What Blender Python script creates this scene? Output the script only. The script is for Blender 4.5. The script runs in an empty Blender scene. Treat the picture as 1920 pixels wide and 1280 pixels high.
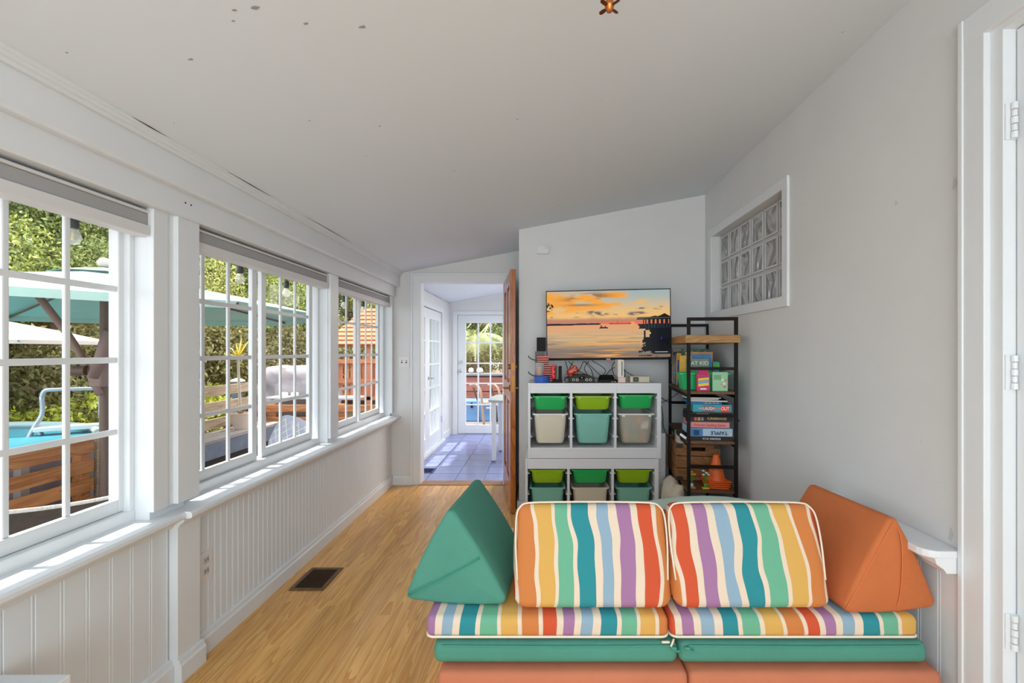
import bpy, bmesh, math, random
import numpy as np
from mathutils import Vector, Matrix
random.seed(7); np.random.seed(7)
SC = bpy.context.scene
COL = SC.collection
PI = math.pi
R = math.radians

# ---------------------------------------------------------------- camera
F, CU, CV, H = 853.0, 1013.0, 658.0, 1.362       # focal length and horizon point in a 1920x1280 frame
cd = bpy.data.cameras.new('camera'); cam = bpy.data.objects.new('camera', cd); COL.objects.link(cam)
cam.location = (0, 0, H); cam.rotation_euler = (R(90), 0, 0)
cd.sensor_width = 36; cd.lens = 36*F/1920; cd.clip_start = .05; cd.clip_end = 200
cd.shift_x = (960-CU)/1920; cd.shift_y = (CV-640)/1920
SC.camera = cam
def at(u, v, y): return Vector(((u-CU)*y/F, y, H-(v-CV)*y/F))

# ---------------------------------------------------------------- sky, sun, fill lights, exposure
w = bpy.data.worlds.new('sky'); SC.world = w; w.use_nodes = True
bg = w.node_tree.nodes['Background']; bg.inputs[0].default_value = (.86, .93, 1.0, 1); bg.inputs[1].default_value = 3.0
sd = bpy.data.lights.new('sun', 'SUN'); sun = bpy.data.objects.new('sun', sd); COL.objects.link(sun)
sd.energy = 5.5; sd.angle = R(1.0); sd.color = (1, .95, .87)
sun.rotation_euler = Vector((.47, .07, -.82)).to_track_quat('-Z', 'Y').to_euler()
def area(name, loc, d, sx, sy, e, col=(1, 1, 1)):
    l = bpy.data.lights.new(name, 'AREA'); l.shape = 'RECTANGLE'; l.size = sx; l.size_y = sy; l.energy = e; l.color = col
    o = bpy.data.objects.new(name, l); COL.objects.link(o); o.location = loc
    o.rotation_euler = Vector(d).to_track_quat('-Z', 'Z').to_euler(); return o
area('rear_fill', (0, -2.2, 1.35), (0, 1, .10), 2.5, 1.9, 74, (.86, .95, 1.0))  # unseen fill behind the camera, added to brighten the playroom
area('side_room_fill', (.6, 6.1, 2.12), (0, -.1, -1), 1.2, 1.6, 60, (1, .95, .86))  # out-of-sight fill added to lift the tiled room
vs = SC.view_settings; vs.view_transform = 'Standard'; vs.look = 'None'; vs.gamma = 1; vs.use_curve_mapping = False; vs.exposure = 0.17
SC.display_settings.display_device = 'sRGB'

# ---------------------------------------------------------------- helpers
def S(r, g, b):
    f = lambda c: (c/255/12.92 if c/255 <= .04045 else ((c/255+.055)/1.055)**2.4)
    return (f(r), f(g), f(b))
MATS = {}
def mat(name, rgb, rough=.6, metal=0, noise=0, scale=8, bump=0, bscale=60, stretch=(1, 1, 1), spec=.5, emis=0, trans=0, island=0, alpha=1, coat=0):
    if name in MATS: return MATS[name]
    m = bpy.data.materials.new(name); m.use_nodes = True; nt = m.node_tree; N, L = nt.nodes, nt.links
    p = N['Principled BSDF']; c = (*rgb, 1)
    p.inputs['Base Color'].default_value = c; p.inputs['Roughness'].default_value = rough; p.inputs['Metallic'].default_value = metal
    p.inputs['Specular IOR Level'].default_value = spec; p.inputs['Transmission Weight'].default_value = trans
    p.inputs['Coat Weight'].default_value = coat; p.inputs['Alpha'].default_value = alpha
    if emis: p.inputs['Emission Color'].default_value = c; p.inputs['Emission Strength'].default_value = emis
    if noise or bump:
        tc = N.new('ShaderNodeTexCoord'); mp = N.new('ShaderNodeMapping'); mp.inputs['Scale'].default_value = stretch
        L.new(tc.outputs['Object'], mp.inputs[0])
    if noise:
        n = N.new('ShaderNodeTexNoise'); n.inputs['Scale'].default_value = scale; n.inputs['Detail'].default_value = 5
        L.new(mp.outputs[0], n.inputs[0])
        r = N.new('ShaderNodeMapRange'); r.inputs[1].default_value = .3; r.inputs[2].default_value = .7; r.inputs[3].default_value = 1-noise; r.inputs[4].default_value = 1+noise
        L.new(n.outputs[0], r.inputs[0])
        v = N.new('ShaderNodeVectorMath'); v.operation = 'SCALE'; v.inputs[0].default_value = rgb; L.new(r.outputs[0], v.inputs['Scale'])
        L.new(v.outputs[0], p.inputs['Base Color'])
    if island:
        g = N.new('ShaderNodeNewGeometry'); r = N.new('ShaderNodeMapRange'); r.inputs[3].default_value = 1-island; r.inputs[4].default_value = 1+island
        L.new(g.outputs['Random Per Island'], r.inputs[0])
        h = N.new('ShaderNodeHueSaturation'); h.inputs['Color'].default_value = c; L.new(r.outputs[0], h.inputs['Value'])
        r2 = N.new('ShaderNodeMapRange'); r2.inputs[3].default_value = .52; r2.inputs[4].default_value = .475; L.new(g.outputs['Random Per Island'], r2.inputs[0]); L.new(r2.outputs[0], h.inputs['Hue'])
        L.new(h.outputs[0], p.inputs['Base Color'])
    if bump:
        n2 = N.new('ShaderNodeTexNoise'); n2.inputs['Scale'].default_value = bscale; n2.inputs['Detail'].default_value = 3; L.new(mp.outputs[0], n2.inputs[0])
        b = N.new('ShaderNodeBump'); b.inputs['Strength'].default_value = bump; b.inputs['Distance'].default_value = .01
        L.new(n2.outputs[0], b.inputs['Height']); L.new(b.outputs[0], p.inputs['Normal'])
    MATS[name] = m; return m
def glass_mat():
    m = bpy.data.materials.new('window_glass'); m.use_nodes = True; nt = m.node_tree; N, L = nt.nodes, nt.links
    for n in list(N): N.remove(n)
    o = N.new('ShaderNodeOutputMaterial'); mx = N.new('ShaderNodeMixShader'); t = N.new('ShaderNodeBsdfTransparent'); g = N.new('ShaderNodeBsdfGlossy')
    g.inputs['Roughness'].default_value = .03; mx.inputs[0].default_value = .015; t.inputs[0].default_value = (.97, .98, .98, 1)
    L.new(t.outputs[0], mx.inputs[1]); L.new(g.outputs[0], mx.inputs[2]); L.new(mx.outputs[0], o.inputs[0]); return m
GLASS = glass_mat()
def wood_mat(name, c0, c1, along='Y', rough=.35, gs=9, bump=.1, tone=.16, st=.09):
    """plank wood: grain stretched along one world axis, tone varies per object"""
    m = bpy.data.materials.new(name); m.use_nodes = True; nt = m.node_tree; N, L = nt.nodes, nt.links; p = N['Principled BSDF']
    g = N.new('ShaderNodeNewGeometry'); oi = N.new('ShaderNodeObjectInfo')
    mul = N.new('ShaderNodeMath'); mul.operation = 'MULTIPLY'; mul.inputs[1].default_value = 37; L.new(oi.outputs['Random'], mul.inputs[0])
    add = N.new('ShaderNodeVectorMath'); L.new(g.outputs['Position'], add.inputs[0]); L.new(mul.outputs[0], add.inputs[1])
    mp = N.new('ShaderNodeMapping'); k = {'X': (st, 1, 1), 'Y': (1, st, 1), 'Z': (1, 1, st)}[along]; mp.inputs['Scale'].default_value = k; L.new(add.outputs[0], mp.inputs[0])
    n = N.new('ShaderNodeTexNoise'); n.inputs['Scale'].default_value = gs; n.inputs['Detail'].default_value = 2.5; n.inputs['Distortion'].default_value = .4; L.new(mp.outputs[0], n.inputs[0])
    # contour rings of the noise give cathedral grain
    ml = N.new('ShaderNodeMath'); ml.operation = 'MULTIPLY'; ml.inputs[1].default_value = 11; L.new(n.outputs[0], ml.inputs[0])
    fr = N.new('ShaderNodeMath'); fr.operation = 'FRACT'; L.new(ml.outputs[0], fr.inputs[0])
    n2 = N.new('ShaderNodeTexNoise'); n2.inputs['Scale'].default_value = gs*14; n2.inputs['Detail'].default_value = 3; L.new(mp.outputs[0], n2.inputs[0])
    mx = N.new('ShaderNodeMath'); mx.operation = 'MULTIPLY_ADD'; mx.inputs[1].default_value = .55; L.new(fr.outputs[0], mx.inputs[0])
    sc = N.new('ShaderNodeMath'); sc.operation = 'MULTIPLY'; sc.inputs[1].default_value = .5; L.new(n2.outputs[0], sc.inputs[0]); L.new(sc.outputs[0], mx.inputs[2])
    rp = N.new('ShaderNodeValToRGB'); rp.color_ramp.elements[0].color = (*c0, 1); rp.color_ramp.elements[1].color = (*c1, 1)
    rp.color_ramp.elements[0].position = .2; rp.color_ramp.elements[1].position = .95; L.new(mx.outputs[0], rp.inputs[0])
    r = N.new('ShaderNodeMapRange'); r.inputs[3].default_value = 1-tone; r.inputs[4].default_value = 1+tone*.6; L.new(oi.outputs['Random'], r.inputs[0])
    v = N.new('ShaderNodeVectorMath'); v.operation = 'SCALE'; L.new(rp.outputs[0], v.inputs[0]); L.new(r.outputs[0], v.inputs['Scale']); L.new(v.outputs[0], p.inputs['Base Color'])
    p.inputs['Roughness'].default_value = rough
    b = N.new('ShaderNodeBump'); b.inputs['Strength'].default_value = bump; b.inputs['Distance'].default_value = .004; L.new(mx.outputs[0], b.inputs['Height']); L.new(b.outputs[0], p.inputs['Normal'])
    return m
def vcol_mat(name, rough=.4, emis=0):
    m = bpy.data.materials.new(name); m.use_nodes = True; nt = m.node_tree; p = nt.nodes['Principled BSDF']
    a = nt.nodes.new('ShaderNodeVertexColor'); a.layer_name = 'Col'; p.inputs['Roughness'].default_value = rough
    if emis:
        nt.links.new(a.outputs[0], p.inputs['Emission Color']); p.inputs['Emission Strength'].default_value = emis; p.inputs['Base Color'].default_value = (.005, .005, .005, 1)
        p.inputs['Specular IOR Level'].default_value = .06
    else: nt.links.new(a.outputs[0], p.inputs['Base Color'])
    return m

WLOC = {}
def tag(o, label=None, cat=None, group=None, kind=None):
    if label: o['label'] = label
    if cat: o['category'] = cat
    if group: o['group'] = group
    if kind: o['kind'] = kind
    return o
def thing(name, label, cat, loc, group=None, kind=None):
    o = bpy.data.objects.new(name, None); COL.objects.link(o); o.location = loc; o.empty_display_size = .05
    WLOC[o.name] = Vector(loc); return tag(o, label, cat, group, kind)
def link(name, me, loc, parent=None):
    """me holds coordinates relative to loc (world)"""
    o = bpy.data.objects.new(name, me); COL.objects.link(o); loc = Vector(loc); WLOC[o.name] = loc
    if parent: o.parent = parent; o.location = loc-WLOC[parent.name]
    else: o.location = loc
    return o
class MB:
    """collects geometry in world coordinates"""
    def __init__(s): s.v = []; s.f = []
    def add(s, vs, fs, M=None):
        o = len(s.v)
        s.v += [tuple(M @ Vector(p)) for p in vs] if M else [tuple(p) for p in vs]
        s.f += [tuple(i+o for i in f) for f in fs]; return s
    def box(s, x0, x1, y0, y1, z0, z1, M=None):
        x0, x1 = sorted((x0, x1)); y0, y1 = sorted((y0, y1)); z0, z1 = sorted((z0, z1))
        return s.add([(x0, y0, z0), (x1, y0, z0), (x1, y1, z0), (x0, y1, z0), (x0, y0, z1), (x1, y0, z1), (x1, y1, z1), (x0, y1, z1)],
                     [(3, 2, 1, 0), (4, 5, 6, 7), (0, 1, 5, 4), (1, 2, 6, 5), (2, 3, 7, 6), (3, 0, 4, 7)], M)
    def ext(s, pts, axis, d0, d1, M=None):
        """extrude a closed 2-d outline along an axis: X -> (y,z), Y -> (x,z), Z -> (x,y)"""
        k = {'X': lambda p, d: (d, p[0], p[1]), 'Y': lambda p, d: (p[0], d, p[1]), 'Z': lambda p, d: (p[0], p[1], d)}[axis]
        n = len(pts); vs = [k(p, d0) for p in pts]+[k(p, d1) for p in pts]
        fs = [(i, (i+1) % n, (i+1) % n+n, i+n) for i in range(n)]+[tuple(range(n))[::-1], tuple(range(n, 2*n))]
        return s.add(vs, fs, M)
    def cyl(s, p0, p1, r0, r1=None, n=12, M=None):
        r1 = r0 if r1 is None else r1; p0, p1 = Vector(p0), Vector(p1); d = (p1-p0).normalized()
        a = d.orthogonal().normalized(); b = d.cross(a)
        vs = [tuple(p+(a*math.cos(t)+b*math.sin(t))*r) for p, r in ((p0, r0), (p1, r1)) for t in [2*PI*i/n for i in range(n)]]
        return s.add(vs, [(i, (i+1) % n, (i+1) % n+n, i+n) for i in range(n)]+[tuple(range(n))[::-1], tuple(range(n, 2*n))], M)
    def tube(s, pts, r, n=6, M=None, closed=False):
        pts = [Vector(p) for p in pts]; m = len(pts); rs = r if isinstance(r, (list, tuple)) else [r]*m
        vs = []; a = None
        for i, p in enumerate(pts):
            d = (pts[(i+1) % m]-pts[i-1]) if (closed or 0 < i < m-1) else (pts[1]-pts[0] if i == 0 else pts[-1]-pts[-2])
            d.normalize(); a = (d.orthogonal() if a is None else a-d*a.dot(d)).normalized(); b = d.cross(a)
            vs += [tuple(p+(a*math.cos(2*PI*k/n)+b*math.sin(2*PI*k/n))*rs[i]) for k in range(n)]
        fs = [(i*n+k, i*n+(k+1) % n, ((i+1) % m)*n+(k+1) % n, ((i+1) % m)*n+k) for i in range(m if closed else m-1) for k in range(n)]
        if not closed: fs += [tuple(range(n))[::-1], tuple(range((m-1)*n, m*n))]
        return s.add(vs, fs, M)
    def lathe(s, prof, c, n=16, M=None, ang=2*PI):
        c = Vector(c); m = len(prof); vs = []
        for r, z in prof: vs += [(c.x+r*math.cos(ang*k/n), c.y+r*math.sin(ang*k/n), c.z+z) for k in range(n)]
        fs = [(i*n+k, i*n+(k+1) % n, (i+1)*n+(k+1) % n, (i+1)*n+k) for i in range(m-1) for k in range(n)]
        if prof[0][0] > 1e-5: fs.append(tuple(range(n))[::-1])
        if prof[-1][0] > 1e-5: fs.append(tuple(range((m-1)*n, m*n)))
        return s.add(vs, fs, M)
    def rbox(s, x0, x1, y0, y1, z0, z1, r, n=8, bulge=0, M=None):
        """rounded, optionally puffed box"""
        c = Vector(((x0+x1)/2, (y0+y1)/2, (z0+z1)/2)); h = Vector(((x1-x0)/2, (y1-y0)/2, (z1-z0)/2)); r = min(r, *h)
        bm = bmesh.new(); bmesh.ops.create_cube(bm, size=2)
        bmesh.ops.subdivide_edges(bm, edges=bm.edges[:], cuts=n-1, use_grid_fill=True)
        bm.verts.index_update(); vs = []
        def warp(t, hh):                       # put more rows where the rounding is
            q = max(0, hh-r); k = .5
            return (t/k*q if abs(t) <= k else math.copysign(q+(abs(t)-k)/(1-k)*r, t))
        for v in bm.verts:
            p = Vector([warp(v.co[i], h[i]) for i in range(3)]); q = Vector([max(-(h[i]-r), min(h[i]-r, p[i])) for i in range(3)]); d = p-q
            m = max(abs(d[i]) for i in range(3)); out = q+(d.normalized()*m if d.length > 1e-9 else d)
            if bulge:
                for i in range(3):
                    j, k = (i+1) % 3, (i+2) % 3; wgt = max(0, 1-(out[j]/h[j])**2)*max(0, 1-(out[k]/h[k])**2); out[i] += bulge*wgt*(out[i]/h[i])
            vs.append(tuple(c+out))
        fs = [tuple(v.index for v in f.verts) for f in bm.faces]; bm.free(); return s.add(vs, fs, M)
    def rprism(s, pts, r, d0, d1, re, M=None, na=5, ne=4, bulge=0):
        """outline (a,b) with rounded corners, extruded along t with rounded ends; local axes (a, t, b)"""
        ring = []; P = [Vector(p) for p in pts]; n = len(P)
        for i in range(n):
            a, b, c = P[i-1], P[i], P[(i+1) % n]; e0 = (a-b).normalized(); e1 = (c-b).normalized()
            th = e0.angle(e1); t = r/math.tan(th/2); bis = (e0+e1).normalized(); cen = b+bis*(r/math.sin(th/2))
            s0 = b+e0*t-cen; s1 = b+e1*t-cen
            for k in range(na+1):
                q = s0.lerp(s1, k/na).normalized(); ring.append((cen+q*r, q))
            nxt0 = b+e1*t; e2 = P[(i+2) % n]-c; th2 = (b-c).angle(e2); nxt1 = c+(b-c).normalized()*(r/math.tan(th2/2))
            nm = Vector((e1.y, -e1.x)); nm = nm if nm.dot(bis) < 0 else -nm
            for k in range(1, 5): 
                q = nxt0.lerp(nxt1, k/5); ring.append((q+nm*bulge*math.sin(PI*k/5), nm))
        m = len(ring); lv = [(d0+re*(1-math.sin(PI/2*k/ne)), re*(1-math.cos(PI/2*k/ne))*1) for k in range(ne, 0, -1)]
        lay = [(d0+re*(1-math.sin(PI/2*k/ne)), re*(1-math.cos(PI/2*k/ne))) for k in range(ne, -1, -1)]
        lay += [(d0+re+(d1-d0-2*re)*k/6, 0) for k in range(1, 6)]+[(d1-(a-d0), i) for a, i in lay[::-1]]
        vs = []
        for t, ins in lay:
            for q, nm in ring: p = q-nm*ins; vs.append((p.x, t, p.y))
        fs = [(i*m+k, i*m+(k+1) % m, (i+1)*m+(k+1) % m, (i+1)*m+k) for i in range(len(lay)-1) for k in range(m)]
        cen = sum((q for q, _ in ring), Vector((0, 0)))/m
        for li, tt in ((0, d0-bulge), (len(lay)-1, d1+bulge)):
            ci = len(vs); b0 = li*m
            mid = [(cen+(Vector((vs[b0+k][0], vs[b0+k][2]))-cen)*.55) for k in range(m)]
            mi = len(vs); vs += [(p.x, (tt*.7+lay[li][0]*.3), p.y) for p in mid]; ci = len(vs); vs.append((cen.x, tt, cen.y))
            for k in range(m):
                k2 = (k+1) % m; fs += [(b0+k, b0+k2, mi+k2, mi+k), (mi+k, mi+k2, ci)]
        return s.add(vs, fs, M)
    def build(s, name, m, parent=None, smooth=False, bevel=0, seg=2, kind=None, label=None, cat=None, group=None):
        me = bpy.data.meshes.new(name)
        A = np.array(s.v); lo, hi = A.min(0), A.max(0); c = Vector(((lo[0]+hi[0])/2, (lo[1]+hi[1])/2, lo[2]))
        me.from_pydata([tuple(Vector(p)-c) for p in s.v], [], s.f)
        bm = bmesh.new(); bm.from_mesh(me); bmesh.ops.recalc_face_normals(bm, faces=bm.faces[:])
        if bevel:
            es = [e for e in bm.edges if len(e.link_faces) == 2 and e.calc_face_angle(0) > R(35)]
            bmesh.ops.bevel(bm, geom=es, offset=bevel, segments=seg, affect='EDGES', profile=.5, clamp_overlap=True)
        bm.to_mesh(me); bm.free(); me.materials.append(m)
        if smooth:
            me.shade_smooth()
            if smooth == 'auto': me.set_sharp_from_angle(angle=R(38))
        o = link(name, me, c, parent); return tag(o, label, cat, group, kind)
def B(name, m, parent, *bx, bevel=0, **k):
    b = MB()
    for i, q in enumerate(bx):                # successive boxes differ by a hair so no two faces coincide
        e = i*1.5e-4; x0, x1 = sorted(q[0:2]); y0, y1 = sorted(q[2:4]); z0, z1 = sorted(q[4:6]); b.box(x0-e, x1+e, y0-e, y1+e, z0-e, z1+e, *q[6:])
    return b.build(name, m, parent, bevel=bevel, **k)
def copies(name, me, locs, parent):
    for l in locs: link(name, me, l, parent)
def box_mesh(name, sx, sy, sz, m, bevel=0):
    o = B(name, m, None, (-sx/2, sx/2, -sy/2, sy/2, 0, sz), bevel=bevel); me = o.data; WLOC.pop(o.name); bpy.data.objects.remove(o); return me
def text(s, size, M, m, parent, name='lettering', bold=0, width=None, depth=.0006):
    """flat lettering; local x right, y up, centred; M places it"""
    c = bpy.data.curves.new('t', 'FONT'); c.body = s; c.size = size; c.align_x = 'CENTER'; c.align_y = 'CENTER'; c.extrude = depth; c.offset = bold
    o = bpy.data.objects.new('t', c); COL.objects.link(o); bpy.context.view_layer.update()
    me = bpy.data.meshes.new_from_object(o.evaluated_get(bpy.context.evaluated_depsgraph_get())); bpy.data.objects.remove(o)
    if width and len(me.vertices):
        xs = [v.co.x for v in me.vertices]; k = width/(max(xs)-min(xs)); me.transform(Matrix.Diagonal((k, 1, 1, 1)))
    me.transform(M); me.name = name; me.materials.clear(); me.materials.append(m)
    c = sum((v.co for v in me.vertices), Vector())/max(1, len(me.vertices)); me.transform(Matrix.Translation(-c))
    return link(name, me, c, parent)
FACE = Matrix(((1, 0, 0, 0), (0, 0, -1, 0), (0, 1, 0, 0), (0, 0, 0, 1)))     # text plane -> faces -Y, upright
def vnoise(x, y, seed=0):
    xi, yi = np.floor(x).astype(int), np.floor(y).astype(int); fx, fy = x-xi, y-yi; fx = fx*fx*(3-2*fx); fy = fy*fy*(3-2*fy)
    def h(a, b): n = (a*374761393+b*668265263+seed*974711) & 0x7fffffff; n = ((n ^ (n >> 13))*1274126177) & 0x7fffffff; return ((n ^ (n >> 16)) & 0xffff)/65535.
    return (h(xi, yi)*(1-fx)+h(xi+1, yi)*fx)*(1-fy)+(h(xi, yi+1)*(1-fx)+h(xi+1, yi+1)*fx)*fy
def fbm(x, y, o=4, seed=0):
    r = 0; a = .5
    for i in range(o): r = r+a*vnoise(x, y, seed+i); x = x*2; y = y*2; a *= .5
    return r/(1-.5**o)
def leaves(name, m, parent, centres, radii, count, size, squash=1, kind=None):
    """diamond leaves scattered in blobs"""
    C = np.array(centres); Rr = np.array(radii); wgt = Rr**2/np.sum(Rr**2); idx = np.random.choice(len(C), count, p=wgt)
    d = np.random.normal(size=(count, 3)); d /= np.linalg.norm(d, axis=1)[:, None]
    rad = (Rr[idx]*np.random.uniform(.25, 1, count)**.5)[:, None]; P = C[idx]+d*rad*np.array([1, 1, squash])
    a = np.random.normal(size=(count, 3))+np.array([0, 0, -.5]); a /= np.linalg.norm(a, axis=1)[:, None]
    b = np.cross(a, np.random.normal(size=(count, 3))); b /= np.linalg.norm(b, axis=1)[:, None]
    s = size*np.random.uniform(.6, 1.3, count)[:, None]
    V = np.stack([P-a*s, P+b*s*.42+a*s*.1, P+a*s, P-b*s*.42+a*s*.1], 1).reshape(-1, 3)
    c = V.mean(0); c[2] = V[:, 2].min(); me = bpy.data.meshes.new(name); n = count
    me.vertices.add(4*n); me.vertices.foreach_set('co', (V-c).ravel()); me.loops.add(4*n); me.loops.foreach_set('vertex_index', np.arange(4*n, dtype=np.int32))
    me.polygons.add(n); me.polygons.foreach_set('loop_start', np.arange(0, 4*n, 4, dtype=np.int32)); me.polygons.foreach_set('loop_total', np.full(n, 4, dtype=np.int32))
    me.update(calc_edges=True); me.materials.append(m); o = link(name, me, c, parent); return tag(o, kind=kind)
def spline(pts, n=8):
    """Catmull-Rom through points"""
    P = [Vector(p) for p in pts]; P = [P[0]*2-P[1]]+P+[P[-1]*2-P[-2]]; out = []
    for i in range(1, len(P)-2):
        for k in range(n):
            t = k/n; out.append(.5*((2*P[i])+(P[i+1]-P[i-1])*t+(2*P[i-1]-5*P[i]+4*P[i+1]-P[i+2])*t*t+(3*P[i]-P[i-1]-3*P[i+1]+P[i+2])*t**3))
    return out+[P[-2]]

# ---------------------------------------------------------------- materials
TRIM = mat('white_trim_paint', (.78, .815, .845), .35, noise=.015, scale=5)
BEAD = mat('white_beadboard_paint', (.77, .82, .86), .45)
WALL = mat('warm_white_wall_paint', (.745, .755, .76), .7, noise=.02, scale=3)
WOODF = wood_mat('pine_laminate', S(250, 198, 116), S(208, 140, 66), 'Y', .26, 11, .03, .15, .055)
BLACKM = mat('black_metal', (.010, .008, .007), .6, spec=.2)
BLACKP = mat('black_plastic', (.007, .007, .008), .55, spec=.2)
CHROME = mat('steel', (.6, .6, .6), .25, 1)
WHITEP = mat('white_plastic', (.8, .8, .8), .35)
INK = mat('black_ink', (.006, .006, .006), .7, spec=.1)
def ceiling_mat():
    m = mat('ceiling_paint', (.76, .81, .855), .75); nt = m.node_tree; N, L = nt.nodes, nt.links; p = N['Principled BSDF']
    tc = N.new('ShaderNodeTexCoord'); mp = N.new('ShaderNodeMapping'); mp.inputs['Scale'].default_value = (1, 2, 1); L.new(tc.outputs['Object'], mp.inputs[0])
    v = N.new('ShaderNodeTexVoronoi'); v.inputs['Scale'].default_value = 1.9; L.new(mp.outputs[0], v.inputs[0])
    n = N.new('ShaderNodeTexNoise'); n.inputs['Scale'].default_value = 60; L.new(tc.outputs['Object'], n.inputs[0])
    a = N.new('ShaderNodeMath'); a.operation = 'MULTIPLY_ADD'; a.inputs[1].default_value = .03; L.new(n.outputs[0], a.inputs[0]); L.new(v.outputs['Distance'], a.inputs[2])
    r = N.new('ShaderNodeValToRGB'); e = r.color_ramp.elements; e[0].position = .028; e[0].color = (.40, .42, .43, 1); e[1].position = .034; e[1].color = (.76, .81, .855, 1); L.new(a.outputs[0], r.inputs[0])
    L.new(r.outputs[0], p.inputs['Base Color']); return m
CEIL = ceiling_mat()

# ================================================================ the room
XL, XR, YD, YT, XJ = -1.52, 1.40, 4.646, 3.862, -.181      # left wall, right wall, door wall, television wall, jog
Y0, YF = -2.4, 7.45                                          # rear wall, far wall of the tiled room
def zc(x): return 2.688-.187*(1.399-x)
ST = 'structure'
# floor: laminate planks on a base
fl = thing('floor', 'honey coloured pine laminate floor of the playroom', 'floor', (0, 1.1, -.02), kind=ST)
B('subfloor', mat('subfloor_brown', (.12, .08, .05), .9), fl, (-1.60, 1.6, Y0, YD+.06, -.06, -.012))
pw, pl = .0735, 1.24
me = box_mesh('plank', pw-.0008, pl-.001, .012, WOODF)
i = 0; x = -1.58
while x+pw < 1.46:
    off = (i*.517) % 1.0*pl; y = Y0-off+pl/2
    while y-pl/2 < YD-.02:
        if y-pl/2 > Y0-.8 and y+pl/2 < YD+.06: link('plank', me, (x+pw/2, y, -.012), fl)
        elif y-pl/2 > Y0-.8:
            l = YD+.02-(y-pl/2)
            if l > .05: link('plank', box_mesh('plank', pw-.0008, l-.001, .012, WOODF), (x+pw/2, y-pl/2+l/2, -.012), fl)
        y += pl
    x += pw; i += 1
# tiled floor of the far room
tf = thing('floor', 'periwinkle blue ceramic tile floor beyond the doorway', 'floor', (0, 6, -.02), kind=ST)
GROUT = mat('grout', S(150, 158, 190), .8)
B('grout_bed', GROUT, tf, (-1.62, 1.5, YD+.06, YF+.06, -.06, -.006))
TILE = mat('blue_tile', S(138, 148, 200), .16, noise=.10, scale=5)
tm = box_mesh('tile', .300, .300, .012, TILE, bevel=.002)
k = 0
for iy in range(9):
    for ix in range(10):
        x = -1.52+.155+ix*.308; y = YD+.10+.155+iy*.308
        if x < 1.35: link('tile', tm, (x, y, -.010), tf)
B('threshold', wood_mat('threshold_oak', S(176, 130, 84), S(132, 88, 50), 'X', .4), None, (-1.24, -.36, YD-.03, YD+.125, -.012, .006), bevel=.003, kind=ST, label='thin wooden threshold strip between laminate and blue tile', cat='threshold')
bpy.data.objects['threshold'].name = 'trim_1'; WLOC['trim_1'] = WLOC['threshold']
# ceiling slab, sloping down to the window side, running on over the tiled room; eave outside
def slab(name, y0, y1, x0, x1, m, t=.1, **k):
    return MB().ext([(x0, zc(x0)), (x1, zc(x1)), (x1, zc(x1)+t), (x0, zc(x0)+t)], 'Y', y0, y1).build(name, m, kind=ST, **k)
slab('ceiling', Y0-.1, YD+.06, -1.62, 1.6, CEIL, label='sloping white ceiling with small scuffs over the playroom', cat='ceiling')
slab('ceiling', YD+.06, YF+.1, -1.62, 1.6, CEIL, label='sloping white ceiling of the tiled room', cat='ceiling')
slab('roof_eave', Y0-.3, YF+.4, -2.24, -1.62, mat('eave_paint', (.55, .55, .54), .7), label='pale roof overhang outside the windows', cat='eave')

CS = mat('ceiling_scuff', (.36, .36, .37), .8)
for u, v, s in ((573, 44, .012), (680, 50, .014), (440, 19, .010), (479, 14, .014), (438, 39, .007), (125, 98, .006), (358, 111, .010), (326, 231, .004), (970, 223, .008), (1128, 186, .005), (686, 293, .006), (852, 320, .007), (1047, 384, .008), (785, 439, .008), (712, 236, .007), (580, 226, .006)):
    y = (2.688-.187*1.399-H)/(-(v-CV)/F-.187*(u-CU)/F); x = (u-CU)*y/F; n = 7
    MB().add([(x+s*math.cos(2*PI*k/n)*random.uniform(.5, 1), y+s*.6*math.sin(2*PI*k/n)*random.uniform(.5, 1), 0) for k in range(n)], [tuple(range(n))]).build('t', CS)
    o = bpy.data.objects['t']; me_ = o.data; l0 = WLOC['t'].copy(); bpy.data.objects.remove(o)
    for q in me_.vertices: q.co.z = zc(q.co.x+l0.x)-.0008-zc(l0.x)
    link('scuff', me_, (l0.x, l0.y, zc(l0.x)), bpy.data.objects['ceiling'])
# ---- left wall: posts, beadboard, header
wl = thing('wall_left', 'white window wall with beadboard below the sill', 'wall', (XL, 1, 0), kind=ST)
LW = [(.50, 1.77), (1.94, 3.25), (3.40, 4.60)]               # window openings along the wall
B('wall_core', TRIM, wl, (-1.66, -1.532, Y0, YD, 0, .70))
b = MB(); ys = [(-2.4, -1.9), (-.65, .50), (1.77, 1.94), (3.25, 3.40), (4.60, YD+.06)]
for a, c in ys: b.box(-1.66, -1.52, a, c, .70, 1.92)
b.build('post', TRIM, wl)
B('header', TRIM, wl, (-1.66, -1.52, Y0, YD+.06, 1.92, 2.14))
bme = {}
def bead(y, wd, z0=.095, z1=.675, xx=XL, s=1, par=None):
    key = (wd, z0, z1, s)
    if key not in bme:
        o = MB().ext([(0, .0004), (.0085, .0004), (.012, .0028), (.012, wd*.84), (.0105, wd*.87), (.012, wd*.90), (.012, wd-.0028), (.0085, wd-.0004), (0, wd-.0004)] if s > 0 else
                     [(0, .0004), (-.0085, .0004), (-.012, .0028), (-.012, wd*.84), (-.0105, wd*.87), (-.012, wd*.90), (-.012, wd-.0028), (-.0085, wd-.0004), (0, wd-.0004)], 'Z', 0, z1-z0).build('bead_board', BEAD)
        bme[key] = (o.data, WLOC[o.name].copy()); bpy.data.objects.remove(o)
    me, off = bme[key]; link('bead_board', me, (xx-(.012 if s > 0 else 0)+off.x, y+off.y, z0), par or wl)
y = 2.0
while y < YD-.03: bead(y, .0412); y += .0412
y = 1.86-.082
while y > -.7: bead(y, .082); y -= .082
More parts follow.
